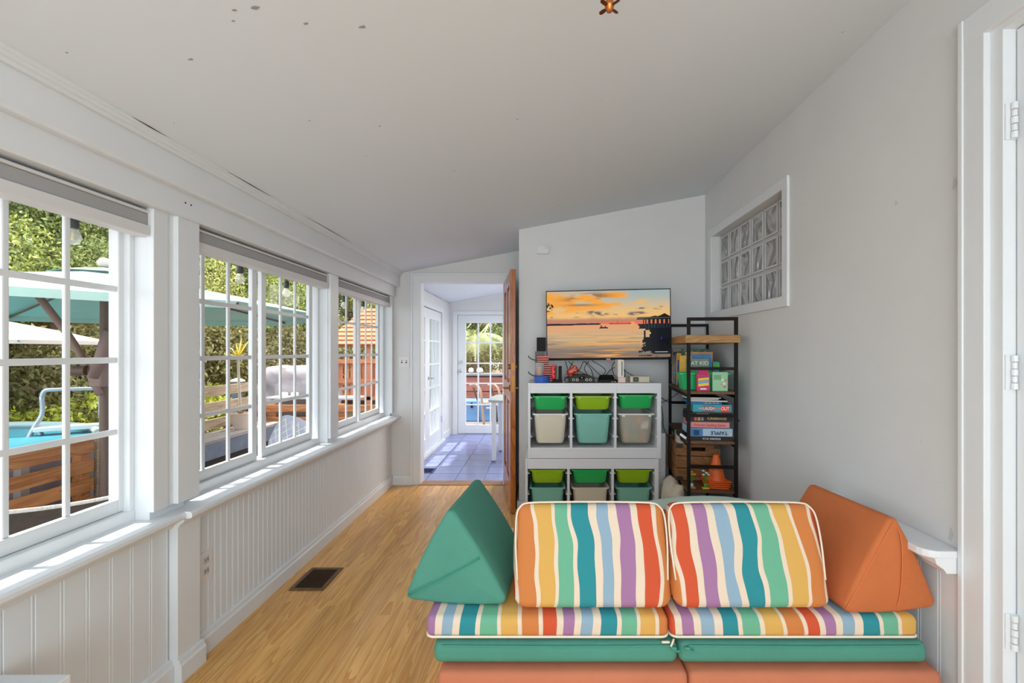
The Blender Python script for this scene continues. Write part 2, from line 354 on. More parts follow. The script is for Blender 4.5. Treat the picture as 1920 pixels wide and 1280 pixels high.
# pilaster between near and middle window
B('pilaster', TRIM, wl, (-1.53, -1.488, 1.866, 1.992, 0, .68), (-1.53, -1.486, 1.866, 1.985, .735, 1.93), bevel=.003)
B('casing', TRIM, wl, (-1.53, -1.50, 1.765, 1.835, .735, 1.93), (-1.53, -1.505, 1.78, 1.87, .735, 1.92), bevel=.003)
B('casing', TRIM, wl, (-1.53, -1.50, 3.256, 3.385, .735, 1.93), bevel=.003)
B('casing', TRIM, wl, (-1.53, -1.492, 4.585, YD, .735, 1.93), bevel=.003)
B('casing', TRIM, wl, (-1.53, -1.50, .38, .505, .735, 1.93), bevel=.003)
# stool (window sill), stepped round the pilaster, with apron moulding below
def sill(name, y0, y1, xf, m, lab):
    t = thing(name, lab, 'sill', (-1.5, (y0+y1)/2, .67), kind=ST)
    MB().ext([(-1.60, .705), (xf-.008, .705), (xf, .697), (xf, .684), (xf-.006, .677), (-1.60, .677)], 'Y', y0, y1).build('stool', m, t)
    MB().ext([(-1.53, .677), (xf-.030, .677), (xf-.034, .662), (xf-.05, .650), (xf-.055, .640), (-1.53, .640)], 'Y', y0, y1).build('apron', m, t)
    return t
sill('trim_2', -.65, 1.862, -1.447, TRIM, 'white window sill below the nearest window')
sill('trim_3', 1.862, YD, -1.425, TRIM, 'long white window sill below the middle and farthest windows')
# frieze, fascia, crown
MB().ext([(-1.53, 1.915), (-1.475, 1.915), (-1.47, 1.922), (-1.47, 2.02), (-1.53, 2.02)], 'Y', Y0, YD-.04).build('trim_4', TRIM, kind=ST, label='flat white frieze board directly above the roller blinds', cat='trim')
MB().ext([(-1.53, 2.015), (-1.437, 2.015), (-1.43, 2.023), (-1.43, 2.13), (-1.53, 2.13)], 'Y', Y0, YD).build('trim_5', TRIM, kind=ST, label='projecting white fascia board under the crown moulding', cat='trim')
MB().ext([(-1.53, 2.128), (-1.418, 2.128), (-1.416, 2.140), (-1.409, 2.142), (-1.407, 2.152), (-1.400, 2.154), (-1.398, 2.1645), (-1.53, 2.1395)], 'Y', Y0, YD).build('trim_6', TRIM, kind=ST, label='stepped crown moulding where window wall meets the ceiling', cat='trim')
for y0, y1 in ((1.56, 1.70), (2.04, 2.36), (2.72, 3.35)): MB().tube([(-1.3975, y0, 2.1640), (-1.3965, (y0+y1)/2, 2.1635), (-1.3975, y1, 2.1640)], [.0004, .0016, .0004], 5).build('gap', INK, bpy.data.objects['trim_6'])
for y in (1.885, 1.915): MB().cyl((-1.4702, y, 1.976), (-1.4690, y, 1.976), .0035, n=8).build('nail_hole', INK, bpy.data.objects['trim_4'])
# baseboards
def baseprof(x, s): return [(x, 0), (x+.020*s, 0), (x+.020*s, .070), (x+.014*s, .078), (x+.012*s, .094), (x, .098)]
bl = thing('baseboard_left', 'white moulded baseboard along the window wall', 'baseboard', (-1.5, 2, 0), kind=ST)
MB().ext(baseprof(XL, 1), 'Y', 1.99, YD).build('board', TRIM, bl)
MB().ext(baseprof(XL, 1), 'Y', -.65, 1.868).build('board', TRIM, bl)
MB().ext(baseprof(-1.488, 1), 'Y', 1.862, 2.0).build('plinth', TRIM, bl)
# ---- windows
PANE = {}
def pane(y0, y1, z0, z1, x, par):
    k = (round(y1-y0, 3), round(z1-z0, 3))
    if k not in PANE: PANE[k] = box_mesh('pane', .004, k[0], k[1], GLASS)
    link('pane', PANE[k], (x, (y0+y1)/2, z0), par)
ROWS = [.80, 1.056, 1.3276, 1.597, 1.867]
def window(n, y0, y1, glass, lab):
    t = thing('window_%d' % n, lab, 'window', (-1.6, (y0+y1)/2, .705), kind=ST)
    b = MB().box(-1.66, -1.575, y0, y1, .70, .748).box(-1.66, -1.575, y0, y1, 1.905, 1.925)
    b.box(-1.66, -1.578, y0, y0+.012, .74, 1.91).box(-1.66, -1.578, y1-.022, y1, .74, 1.91)
    b.build('frame', TRIM, t, bevel=.003)
    for gi, (g0, g1, mw) in enumerate(glass):
        xs = -1.605-.004*(gi % 2); s = thing('sash', None, None, (xs, (g0+g1)/2, .75)); s.parent = t; s.location = WLOC[s.name]-WLOC[t.name]
        f = MB(); e = .044; x0, x1 = xs-.014, xs+.010
        f.box(x0, x1, g0-e, g0, .75, 1.91).box(x0, x1, g1, g1+e, .75, 1.91).box(x0, x1, g0, g1, .75, .80).box(x0, x1, g0, g1, 1.867, 1.91)
        f.build('sash_frame', TRIM, s, bevel=.004)
        cols = [g0+(g1-g0)*k/3 for k in range(4)]
        for c in cols[1:3]: B('muntin', TRIM, s, (xs-.008, xs+.004, c-mw/2, c+mw/2, .80, 1.867), bevel=.004)
        for z in ROWS[1:4]: B('muntin', TRIM, s, (xs-.0085, xs+.0045, g0, g1, z-.011, z+.011), bevel=.004)
        for a in range(3):
            for r in range(4): pane(cols[a]+.002, cols[a+1]-.002, ROWS[r]+.002, ROWS[r+1]-.002, xs-.004, s)
    return t
window(1, *LW[0], [(.555, 1.09, .020), (1.187, 1.725, .020)], 'nearest white grid window looking onto the pool')
window(2, *LW[1], [(1.985, 2.52, .020), (2.655, 3.15, .020)], 'middle white grid window looking onto the deck bench')
window(3, *LW[2], [(3.44, 3.93, .020), (4.05, 4.49, .019)], 'farthest white grid window looking onto the orange playhouse')
# roller blinds (rolled up)
BLG = mat('blind_grey_fabric', (.40, .40, .41), .8); BLW = mat('blind_white', (.74, .74, .74), .5)
for (y0, y1), lab in zip(LW, ('rolled up grey and white blind at top of the nearest window', 'rolled up grey and white blind at top of the middle window', 'rolled up grey and white blind at top of the farthest window')):
    t = thing('roller_blind', lab, 'blind', (-1.54, (y0+y1)/2, 1.80), 'roller blinds on the window wall')
    B('headrail', BLW, t, (-1.57, -1.512, y0+.004, y1-.006, 1.893, 1.904), bevel=.002)
    B('fabric_roll', BLG, t, (-1.568, -1.516, y0+.006, y1-.012, 1.846, 1.8935), bevel=.006)
    B('bottom_rail', BLW, t, (-1.572, -1.509, y0+.005, y1-.008, 1.806, 1.847), bevel=.004)
    B('end_cap', BLW, t, (-1.572, -1.511, y1-.0095, y1-.0045, 1.808, 1.904))

# ---- door wall (wall_far) and far room
wf = thing('wall_far', 'off white end wall around the open doorway', 'wall', (-.8, YD, 0), kind=ST)
DX0, DX1, DZ = -1.228, -.372, 2.07
MB().ext([(-1.66, 0), (DX0-.005, 0), (DX0-.005, zc(DX0)+.02), (-1.66, zc(-1.66)+.02)], 'Y', YD, YD+.12).build('wall_left_of_door', WALL, wf)
MB().ext([(DX0-.005, DZ), (XJ, DZ), (XJ, zc(XJ)+.02), (DX0-.005, zc(DX0)+.02)], 'Y', YD, YD+.12).build('wall_above_door', WALL, wf)
B('wall_right_of_door', WALL, wf, (DX1+.005, XJ, YD, YD+.119, 0, DZ))
cs = thing('trim_7', 'white moulded casing round the open doorway', 'door casing', (-.8, YD, 0), kind=ST)
def casing_v(x0, x1): return MB().box(x0, x1, YD-.018, YD+.002, 0, DZ+.085).box(min(x0, x1) if x0 < -1 else x1-.022, (min(x0, x1)+.022) if x0 < -1 else x1, YD-.026, YD, 0, DZ+.085)
casing_v(DX0-.092, DX0+.004).build('casing', TRIM, cs, bevel=.003)
MB().box(DX1-.004, DX1+.09, YD-.018, YD+.002, 0, DZ+.085).build('casing', TRIM, cs, bevel=.003)
B('casing', TRIM, cs, (DX0-.092, DX1+.09, YD-.019, YD+.002, DZ-.004, DZ+.085), (DX0-.092, DX1+.09, YD-.027, YD, DZ+.063, DZ+.085), bevel=.003)
B('jamb', TRIM, cs, (DX0-.01, DX0+.008, YD-.01, YD+.13, 0, DZ), (DX1-.008, DX1+.01, YD-.01, YD+.13, 0, DZ), (DX0, DX1, YD-.01, YD+.13, DZ-.006, DZ+.012))
b = MB().ext([(y, z) for y, z in ((YD, 0), (YD-.020, 0), (YD-.020, .07), (YD-.014, .078), (YD-.012, .094), (YD, .098))], 'X', -1.50, DX0-.093).build('baseboard_far', TRIM, kind=ST, label='short white baseboard left of the doorway', cat='baseboard')
# television wall with jog
wb = thing('wall_back', 'off white wall behind the television', 'wall', (.6, YT, 0), kind=ST)
MB().ext([(XJ, 0), (XR+.02, 0), (XR+.02, zc(XR)+.03), (XJ, zc(XJ)+.03)], 'Y', YT, YT+.14).build('wall_face', WALL, wb)
MB().ext([(YT+.002, 0), (YD+.12, 0), (YD+.12, zc(XJ)+.03), (YT+.002, zc(XJ)+.03)], 'X', XJ+.001, XJ+.12).build('wall_return', WALL, wb)
MB().ext([(XJ-.001, 0), (XR, 0), (XR, .095), (XJ-.001, .095)], 'Y', YT-.016, YT).build('baseboard_back', TRIM, kind=ST, label='white baseboard behind the toy storage', cat='baseboard')
B('baseboard_jog', TRIM, None, (XJ-.016, XJ, YT-.016, YD-.02, 0, .095), bevel=.003, kind=ST, label='white baseboard behind the open wooden door', cat='baseboard')
# right wall, with glass block opening and door opening
GY0, GY1, GZ0, GZ1 = 2.613, 3.70, 1.675, 2.29
RY0, RY1, RZ = .48, 1.376, 2.335
wr = thing('wall_right', 'off white right hand wall with a few scuffs', 'wall', (XR, 1.5, 0), kind=ST)
b = MB(); X1 = 1.52
for q in ((Y0, RY0, 0, 2.7), (RY0, RY1+.003, RZ+.003, 2.7), (RY1+.003, GY0, 0, 2.7), (GY0, GY1, 0, GZ0), (GY0, GY1, GZ1, 2.7), (GY1, YT+.1, 0, 2.7)): b.box(XR, X1, q[0], q[1], q[2], q[3])
b.build('wall_face', WALL, wr)
SC_ = mat('scuff_grey', (.62, .62, .62), .8)
for u, v, s in ((1680, 381, .02), (1727, 828, .006), (1790, 345, .03), (1783, 1000, .03), (1765, 905, .005)):
    y = F*XR/(u-CU); p = at(u, v, y); n = random.randint(6, 8)
    MB().add([(XR-.0006, y+s*.5*math.cos(2*PI*k/n)*random.uniform(.4, 1), p.z+s*math.sin(2*PI*k/n)*random.uniform(.4, 1)) for k in range(n)], [tuple(range(n))]).build('scuff', SC_, wr)
# far room shell
w2 = thing('wall_left', 'white wall of the tiled room with french doors', 'wall', (-1.5, 6, 0), kind=ST)
b = MB(); X0, X1 = -1.62, -1.485
FD0, FD1, FDZ = 5.20, 6.84, 1.94
for q in ((YD+.12, FD0, 0, 2.14), (FD0, FD1, FDZ, 2.14), (FD1, YF, 0, 2.14)): b.box(X0, X1, *q)
b.build('wall_face', WALL, w2)
w3 = thing('wall_far', 'white end wall of the tiled room around the glazed door', 'wall', (0, YF, 0), kind=ST)
FX0, FX1, FZ = -1.36, -.46, 1.955
b = MB(); b.ext([(-1.62, 0), (FX0, 0), (FX0, zc(FX0)+.02), (-1.62, zc(-1.62)+.02)], 'Y', YF, YF+.12); b.ext([(FX0, FZ), (FX1, FZ), (FX1, zc(FX1)+.02), (FX0, zc(FX0)+.02)], 'Y', YF, YF+.12)
b.ext([(FX1, 0), (1.5, 0), (1.5, zc(1.5)+.02), (FX1, zc(FX1)+.02)], 'Y', YF, YF+.12); b.build('wall_face', WALL, w3)
B('wall_right', WALL, None, (1.40, 1.52, YT+.14, YF+.1, 0, 2.7), kind=ST, label='plain hidden side wall of the tiled room', cat='wall')
def cas(name, lab, *bx): return B(name, TRIM, None, *bx, bevel=.003, kind=ST, label=lab, cat='door casing')
cas('trim_8', 'white casing round the french doors in the tiled room', (-1.487, -1.468, FD0-.07, FD0, 0, FDZ), (-1.487, -1.468, FD1, FD1+.08, 0, FDZ), (-1.487, -1.468, FD0-.07, FD1+.08, FDZ, FDZ+.07))
cas('trim_9', 'white casing round the glazed door in the tiled room', (FX0-.07, FX0, YF-.018, YF+.002, 0, FZ), (FX1, FX1+.07, YF-.018, YF+.002, 0, FZ), (FX0-.07, FX1+.07, YF-.018, YF+.002, FZ, FZ+.06))
B('baseboard_side', TRIM, None, (-1.487, -1.468, FD1+.081, YF-.001, 0, .10), kind=ST, label='white baseboard beside the french doors', cat='baseboard')
B('trim_10', TRIM, None, (-1.487, -1.440, FD0-.07, FD1+.08, 0, .035), bevel=.004, kind=ST, label='white raised sill under the french doors', cat='trim')
def glazed(name, lab, axis, fixed, a0, a1, z0, z1, gl, rows, knob=None):
    """glazed door leaf: axis along which it runs"""
    bx = (lambda s0, s1, c0, c1, d0, d1: (s0, s1, fixed+c0, fixed+c1, d0, d1)) if axis == 'X' else (lambda s0, s1, c0, c1, d0, d1: (fixed+c0, fixed+c1, s0, s1, d0, d1))
    loc = ((a0+a1)/2, fixed, z0) if axis == 'X' else (fixed, (a0+a1)/2, z0)
    t = thing(name, lab, 'door', loc, kind=ST); g0, g1 = gl
    B('door_frame', TRIM, t, bx(a0, g0, 0, .04, z0, z1), bx(g1, a1, 0, .04, z0, z1), bx(g0, g1, 0, .04, z0, rows[0]), bx(g0, g1, 0, .04, rows[-1], z1), bevel=.003)
    cols = [g0+(g1-g0)*k/3 for k in range(4)]
    for c in cols[1:3]: B('muntin', TRIM, t, bx(c-.011, c+.011, .002, .038, rows[0], rows[-1]))
    for z in rows[1:-1]: B('muntin', TRIM, t, bx(g0, g1, .003, .037, z-.011, z+.011))
    for a in range(3):
        for r in range(len(rows)-1): B('pane', GLASS, t, bx(cols[a]+.002, cols[a+1]-.002, .018, .022, rows[r]+.002, rows[r+1]-.002))
    return t
d = glazed('door_1', 'white glazed door with grid panes at end of the tiled room', 'X', YF+.03, FX0+.005, FX1-.005, .015, FZ-.005, (-1.224, -.62), [.148, .48, .829, 1.161, 1.502, 1.825])
MB().cyl((-1.30, YF+.03, 1.18), (-1.30, YF+.005, 1.18), .028, n=16).build('deadbolt', CHROME, d, smooth='auto')
MB().lathe([(.012, 0), (.012, .03), (.028, .04), (.030, .055), (.022, .068), (0, .07)], (0, 0, 0), M=Matrix.Translation((-1.30, YF+.03, 1.04)) @ Matrix.Rotation(R(90), 4, 'X')).build('door_knob', CHROME, d, smooth=True)
rw = [.22, .54, .86, 1.18, 1.50, 1.80]
d = glazed('door_2', 'nearer white french door leaf in the tiled room', 'Y', -1.53, FD0+.01, 6.015, .04, FDZ-.01, (5.33, 5.90), rw)
d2 = glazed('door_3', 'farther white french door leaf in the tiled room', 'Y', -1.53, 6.025, FD1-.01, .04, FDZ-.01, (6.14, 6.72), rw)
b = MB().tube(spline([(-1.49, 6.06, 1.0), (-1.455, 6.06, 1.0), (-1.445, 6.08, 1.0), (-1.445, 6.17, .995)], 5), .008).cyl((-1.49, 6.06, 1.0), (-1.484, 6.06, 1.0), .024)
b.build('handle', CHROME, d2, smooth='auto')
for z in (.3, 1.0, 1.7): MB().cyl((-1.485, FD1-.005, z), (-1.485, FD1-.005, z+.09), .007).build('hinge', CHROME, d2)
# rear wall behind the camera with an added window frame backing the fill light
wr2 = thing('wall_rear', 'plain rear wall behind an added window frame', 'wall', (0, Y0, 0), kind=ST)
MB().ext([(-1.66, 0), (1.52, 0), (1.52, zc(1.52)+.02), (-1.66, zc(-1.66)+.02)], 'Y', Y0-.1, Y0).build('wall_face', WALL, wr2)
wn = thing('window_5', 'wide white frame added behind the camera for the fill light', 'window', (0, Y0, .35), kind=ST)
B('frame', TRIM, wn, (-1.3, 1.3, Y0, Y0+.03, .32, .40), (-1.3, 1.3, Y0, Y0+.03, 2.0, 2.08), (-1.3, -1.22, Y0, Y0+.03, .4, 2.0), (1.22, 1.3, Y0, Y0+.03, .4, 2.0))

# ---- casing, jamb and closed door on the right wall
c = thing('trim_11', 'wide white casing round the closed door at right edge', 'door casing', (1.39, 1.4, 0), kind=ST)
B('casing', TRIM, c, (1.38, 1.402, 1.415, 1.50, 0, 2.44), (1.376, 1.40, 1.484, 1.502, 0, 2.44), bevel=.003)
B('casing', TRIM, c, (1.3795, 1.402, RY0-.05, 1.5025, 2.352, 2.4405), bevel=.003)
B('jamb', TRIM, c, (1.399, 1.50, RY1, 1.416, 0, 2.352), (1.399, 1.50, RY0, 1.416, 2.335, 2.353))
d = thing('door_4', 'white flush door with three painted hinges at right edge', 'door', (1.45, .95, 0), kind=ST)
B('door_leaf', TRIM, d, (1.437, 1.477, RY0+.01, RY1-.004, .01, RZ-.004), bevel=.002)
for z0, z1 in ((2.0, 2.109), (1.246, 1.35), (.463, .57)):
    B('hinge', TRIM, d, (1.4345, 1.4375, RY1-.03, RY1-.004, z0, z1), (1.404, 1.436, RY1-.004, RY1-.0005, z0, z1))
    b = MB()
    for k in range(5): b.cyl((1.424, RY1-.010, z0+(z1-z0)*k/5+.0012), (1.424, RY1-.010, z0+(z1-z0)*(k+1)/5-.0012), .0085 if k % 2 == 0 else .0070, n=10)
    b.build('knuckle', TRIM, d, smooth='auto')
# ledge with rounded end and beadboard below on the right wall
lg = thing('trim_12', 'white ledge with rounded end on the right hand wall', 'ledge', (1.34, 1.8, .66), kind=ST)
pts = [(XR, 1.503), (1.32, 1.503)]+[(1.325-.05*math.sin(a), 1.553-.05*math.cos(a)) for a in (R(20), R(40), R(60), R(80))]+[(1.272, 1.60), (1.272, 2.16), (XR, 2.16)]
MB().ext(pts, 'Z', .675, .70).build('shelf_top', TRIM, lg, bevel=.004)
MB().ext([(XR, .676), (1.305, .676), (1.312, .655), (1.335, .640), (1.345, .625), (XR, .625)], 'Y', 1.505, 2.14).build('apron', TRIM, lg)
y = 1.505
for k in range(8): bead(y, .082, .0, .63, XR, -1, wr); y += .082

# ---- glass block window
g = thing('window_4', 'small glass block window high on the right hand wall', 'window', (XR, 3.15, GZ0), kind=ST)
B('frame', TRIM, g, (1.386, 1.401, GY0-.058, GY0+.002, GZ0-.06, GZ1+.06), (1.386, 1.401, GY1-.002, GY1+.058, GZ0-.06, GZ1+.06), (1.3855, 1.401, GY0-.058, GY1+.058, GZ0-.06, GZ0+.001), (1.3855, 1.401, GY0-.058, GY1+.058, GZ1-.001, GZ1+.06), bevel=.003)
B('mortar', mat('block_mortar', (.60, .61, .62), .8), g, (1.472, 1.515, GY0, GY1, GZ0, GZ1))
def block_mat():
    m = mat('glass_block', (.50, .51, .52), .08, spec=.7); nt = m.node_tree; N, L = nt.nodes, nt.links; p = N['Principled BSDF']
    ge = N.new('ShaderNodeNewGeometry'); oi = N.new('ShaderNodeObjectInfo'); a = N.new('ShaderNodeVectorMath'); mu = N.new('ShaderNodeMath'); mu.operation = 'MULTIPLY'; mu.inputs[1].default_value = 9
    L.new(oi.outputs['Random'], mu.inputs[0]); L.new(ge.outputs['Position'], a.inputs[0]); L.new(mu.outputs[0], a.inputs[1])
    wv = N.new('ShaderNodeTexWave'); wv.bands_direction = 'Y'; wv.inputs['Scale'].default_value = 3.2; wv.inputs['Distortion'].default_value = 7; wv.inputs['Detail'].default_value = .6; wv.inputs['Detail Scale'].default_value = 2.2
    L.new(a.outputs[0], wv.inputs[0]); bp = N.new('ShaderNodeBump'); bp.inputs['Strength'].default_value = 1; bp.inputs['Distance'].default_value = .05
    L.new(wv.outputs[1], bp.inputs['Height']); L.new(bp.outputs[0], p.inputs['Normal']); return m
GB = block_mat(); ny, nz = 6, 3; py, pz = (GY1-GY0)/ny, (GZ1-GZ0)/nz
b = MB().rbox(-.022, .022, -py/2+.009, py/2-.009, .009, pz-.009, .010, 4).build('t', GB, smooth='auto'); gbm = b.data; goff = WLOC[b.name].copy(); bpy.data.objects.remove(b)
# each block face is dished inside a raised rim
rim = MB()
for (a0, a1, c0, c1) in ((-py/2+.010, py/2-.010, .010, .022), (-py/2+.010, py/2-.010, pz-.022, pz-.010), (-py/2+.0102, -py/2+.022, .0102, pz-.0102), (py/2-.022, py/2-.0102, .0102, pz-.0102)): rim.box(-.027, -.018, a0, a1, c0, c1)
rim = rim.build('t', mat('glass_block_rim', (.66, .67, .68), .08), bevel=.002); rmm = rim.data; roff = WLOC[rim.name].copy(); bpy.data.objects.remove(rim)
for j in range(ny):
    for k in range(nz):
        c = Vector((1.487, GY0+(j+.5)*py, GZ0+k*pz)); o = link('glass_block', gbm, c+goff, g); link('rim', rmm, c+roff, o)

# ---- fittings on walls and floor
t = thing('light_switch', 'white double toggle switch plate beside the doorway', 'light switch', at(758, 688, YD-.004))
p0, p1 = at(747.5, 688, YD), at(768, 668, YD)
B('plate', WHITEP, t, (p0.x, p1.x, YD-.007, YD-.0005, p0.z, p1.z), bevel=.002)
for f in (.3, .7): x = p0.x+(p1.x-p0.x)*f; z = (p0.z+p1.z)/2; B('toggle', WHITEP, t, (x-.006, x+.006, YD-.019, YD-.006, z-.002, z+.014), bevel=.002); B('slot', INK, t, (x-.007, x+.007, YD-.0075, YD-.0065, z-.014, z+.017))
t = thing('wall_outlet', 'white duplex outlet low on the beadboard wall', 'outlet', (-1.52, 2.06, .34))
B('plate', WHITEP, t, (XL-.001, XL+.006, 2.022, 2.102, .325, .455), bevel=.002)
for z in (.365, .415): B('socket', mat('socket_grey', (.6, .6, .6), .4), t, (XL+.005, XL+.008, 2.045, 2.079, z-.016, z+.016), bevel=.003); B('slots', INK, t, (XL+.0078, XL+.0085, 2.053, 2.056, z-.004, z+.008), (XL+.0078, XL+.0085, 2.068, 2.071, z-.004, z+.008))
t = thing('wall_sensor', 'small white sensor box high on the television wall', 'sensor', at(1018, 476, YT))
p0, p1 = at(1006.5, 476.5, YT), at(1029, 461, YT)
B('housing', WHITEP, t, (p0.x, p1.x, YT-.028, YT-.0005, p0.z, p1.z), bevel=.005)
B('grille', mat('grille_grey', (.35, .35, .35), .6), t, *[(p1.x-.038+.008*i, p1.x-.034+.008*i, YT-.0286, YT-.0276, p1.z-.030+.010*j, p1.z-.026+.010*j) for i in range(4) for j in range(3) if (i+j) % 2 == 0])
def register(lab, x0, x1, y0, y1, m1, m2, m3, fr=.022, n=16):
    t = thing('floor_register', lab, 'vent', ((x0+x1)/2, (y0+y1)/2, 0))
    B('duct', m3, t, (x0+.004, x1-.004, y0+.004, y1-.004, .0005, .002))
    B('frame', m1, t, (x0, x1, y0, y0+fr, .0005, .007), (x0, x1, y1-fr, y1, .0005, .007), (x0, x0+fr, y0+fr, y1-fr, .0005, .007), (x1-fr, x1, y0+fr, y1-fr, .0005, .007), bevel=.002)
    for k in range(n):
        y = y0+fr+(y1-y0-2*fr)*(k+.5)/n; B('louvre', m2, t, (x0+fr, x1-fr, y-.0028, y+.0028, .002, .005))
register('bronze floor register set into the laminate by the window wall', -1.432, -1.234, 2.585, 2.852, mat('bronze', S(120, 92, 62), .4, .5, noise=.25, scale=60), mat('bronze_dark', S(70, 46, 24), .5, .4), INK)
register('dark blue floor register in the tile by the doorway', -1.40, -1.20, 5.07, 5.27, mat('register_blue', S(60, 70, 130), .5), mat('register_navy', S(25, 32, 80), .5), mat('register_deep', S(14, 18, 50), .6), n=9)
# copper fan-shaped pull hanging from ceiling lamp out of frame
t = thing('pull_chain', 'copper pull charm shaped like a tiny four blade fan', 'pull chain', (.152, 1.0, 2.095))
COP = mat('copper', S(190, 112, 60), .3, .9); COPD = mat('copper_dark', S(120, 62, 20), .4, .7)
cx, cy, cz = .152, 1.0, 2.118
MB().lathe([(0, -.012), (.006, -.010), (.008, -.004), (.010, 0), (.011, .004), (.009, .012), (.004, .020), (.002, .028)], (cx, cy, cz), 14).build('motor', COP, t, smooth=True)
for k in range(4):
    a = R(42+90*k); M = Matrix.Translation((cx, cy, cz)) @ Matrix.Rotation(a, 4, 'Z') @ Matrix.Rotation(R(14), 4, 'X')
    MB().ext([(.007, -.0025), (.018, -.0045), (.026, -.004), (.029, 0), (.026, .004), (.018, .0045), (.007, .0025)], 'Z', -.0006, .0006, M).build('blade', COPD, t)
b = MB(); z = cz+.028
while z < 2.43: b.lathe([(0, -.0016), (.0016, 0), (0, .0016)], (cx, cy, z), 6); z += .0042
b.build('bead_chain', COP, t)
MB().lathe([(.13, 0), (.14, .02), (.12, .06), (.0, .06)], (cx, .92, zc(.152)-.075), 24).build('ceiling_light', mat('lamp_glass', (.8, .8, .78), .3), smooth='auto', label='round ceiling lamp above the copper pull', cat='ceiling light')
# open wooden door
DOORW = wood_mat('varnished_door_wood', S(196, 118, 48), S(140, 66, 20), 'Z', .25, 10, .05, 0)
dr = thing('door_5', 'varnished orange wood panel door standing open beside the doorway', 'door', (-.30, 4.2, 0), kind=ST)
ang = math.atan2(.125, .86); MD = Matrix.Translation((-.372, YD-.012, 0)) @ Matrix.Rotation(-PI/2+ang, 4, 'Z')   # local x: hinge -> latch, y: thickness
DWd, DT = .855, .044
def dbox(name, m, *bx, bevel=.003, par=dr): b = MB(); [b.box(*q, MD) for q in bx]; return b.build(name, m, par, bevel=bevel)
dbox('stile', DOORW, (0, .11, 0, DT, .012, 2.045)); dbox('stile', DOORW, (DWd-.11, DWd, 0, DT, .012, 2.045)); dbox('stile', DOORW, (.375, .48, 0, DT, .24, 1.93))
for z0, z1 in ((.012, .25), (.93, 1.09), (1.93, 2.045)): dbox('rail', DOORW, (.11, DWd-.11, .0005, DT-.0005, z0, z1))
for x0, x1 in ((.11, .375), (.48, DWd-.11)):
    for z0, z1 in ((.25, .93), (1.09, 1.93)): dbox('panel', DOORW, (x0, x1, .014, DT-.014, z0, z1), (x0+.03, x1-.03, .007, DT-.007, z0+.03, z1-.03), bevel=.006)
BRA = mat('aged_brass', S(150, 105, 50), .35, .8)
dbox('latch_plate', BRA, (DWd-.0005, DWd+.002, .010, DT-.010, 1.02, 1.16), (DWd, DWd+.008, .016, DT-.016, 1.08, 1.10), bevel=0)
dbox('latch_plate', BRA, (DWd-.0005, DWd+.002, .010, DT-.010, 1.20, 1.26), bevel=0)
for sgn in (-1, 1):
    y = -.001 if sgn < 0 else DT+.001; b = MB()
    b.cyl((DWd-.06, y, 1.05), (DWd-.06, y+sgn*.006, 1.05), .026, M=MD); b.tube(spline([(DWd-.06, y, 1.05), (DWd-.06, y+sgn*.035, 1.05), (DWd-.08, y+sgn*.045, 1.05), (DWd-.16, y+sgn*.045, 1.045)], 5), .009, M=MD) if sgn < 0 else b.cyl((DWd-.06, y, 1.05), (DWd-.06, y+.022, 1.05), .016, .02, M=MD)
    b.build('handle', BRA, dr, smooth='auto')
    MB().cyl((DWd-.06, y, 1.23), (DWd-.06, y+sgn*.012, 1.23), .022, M=MD).build('deadbolt', BRA, dr, smooth='auto')

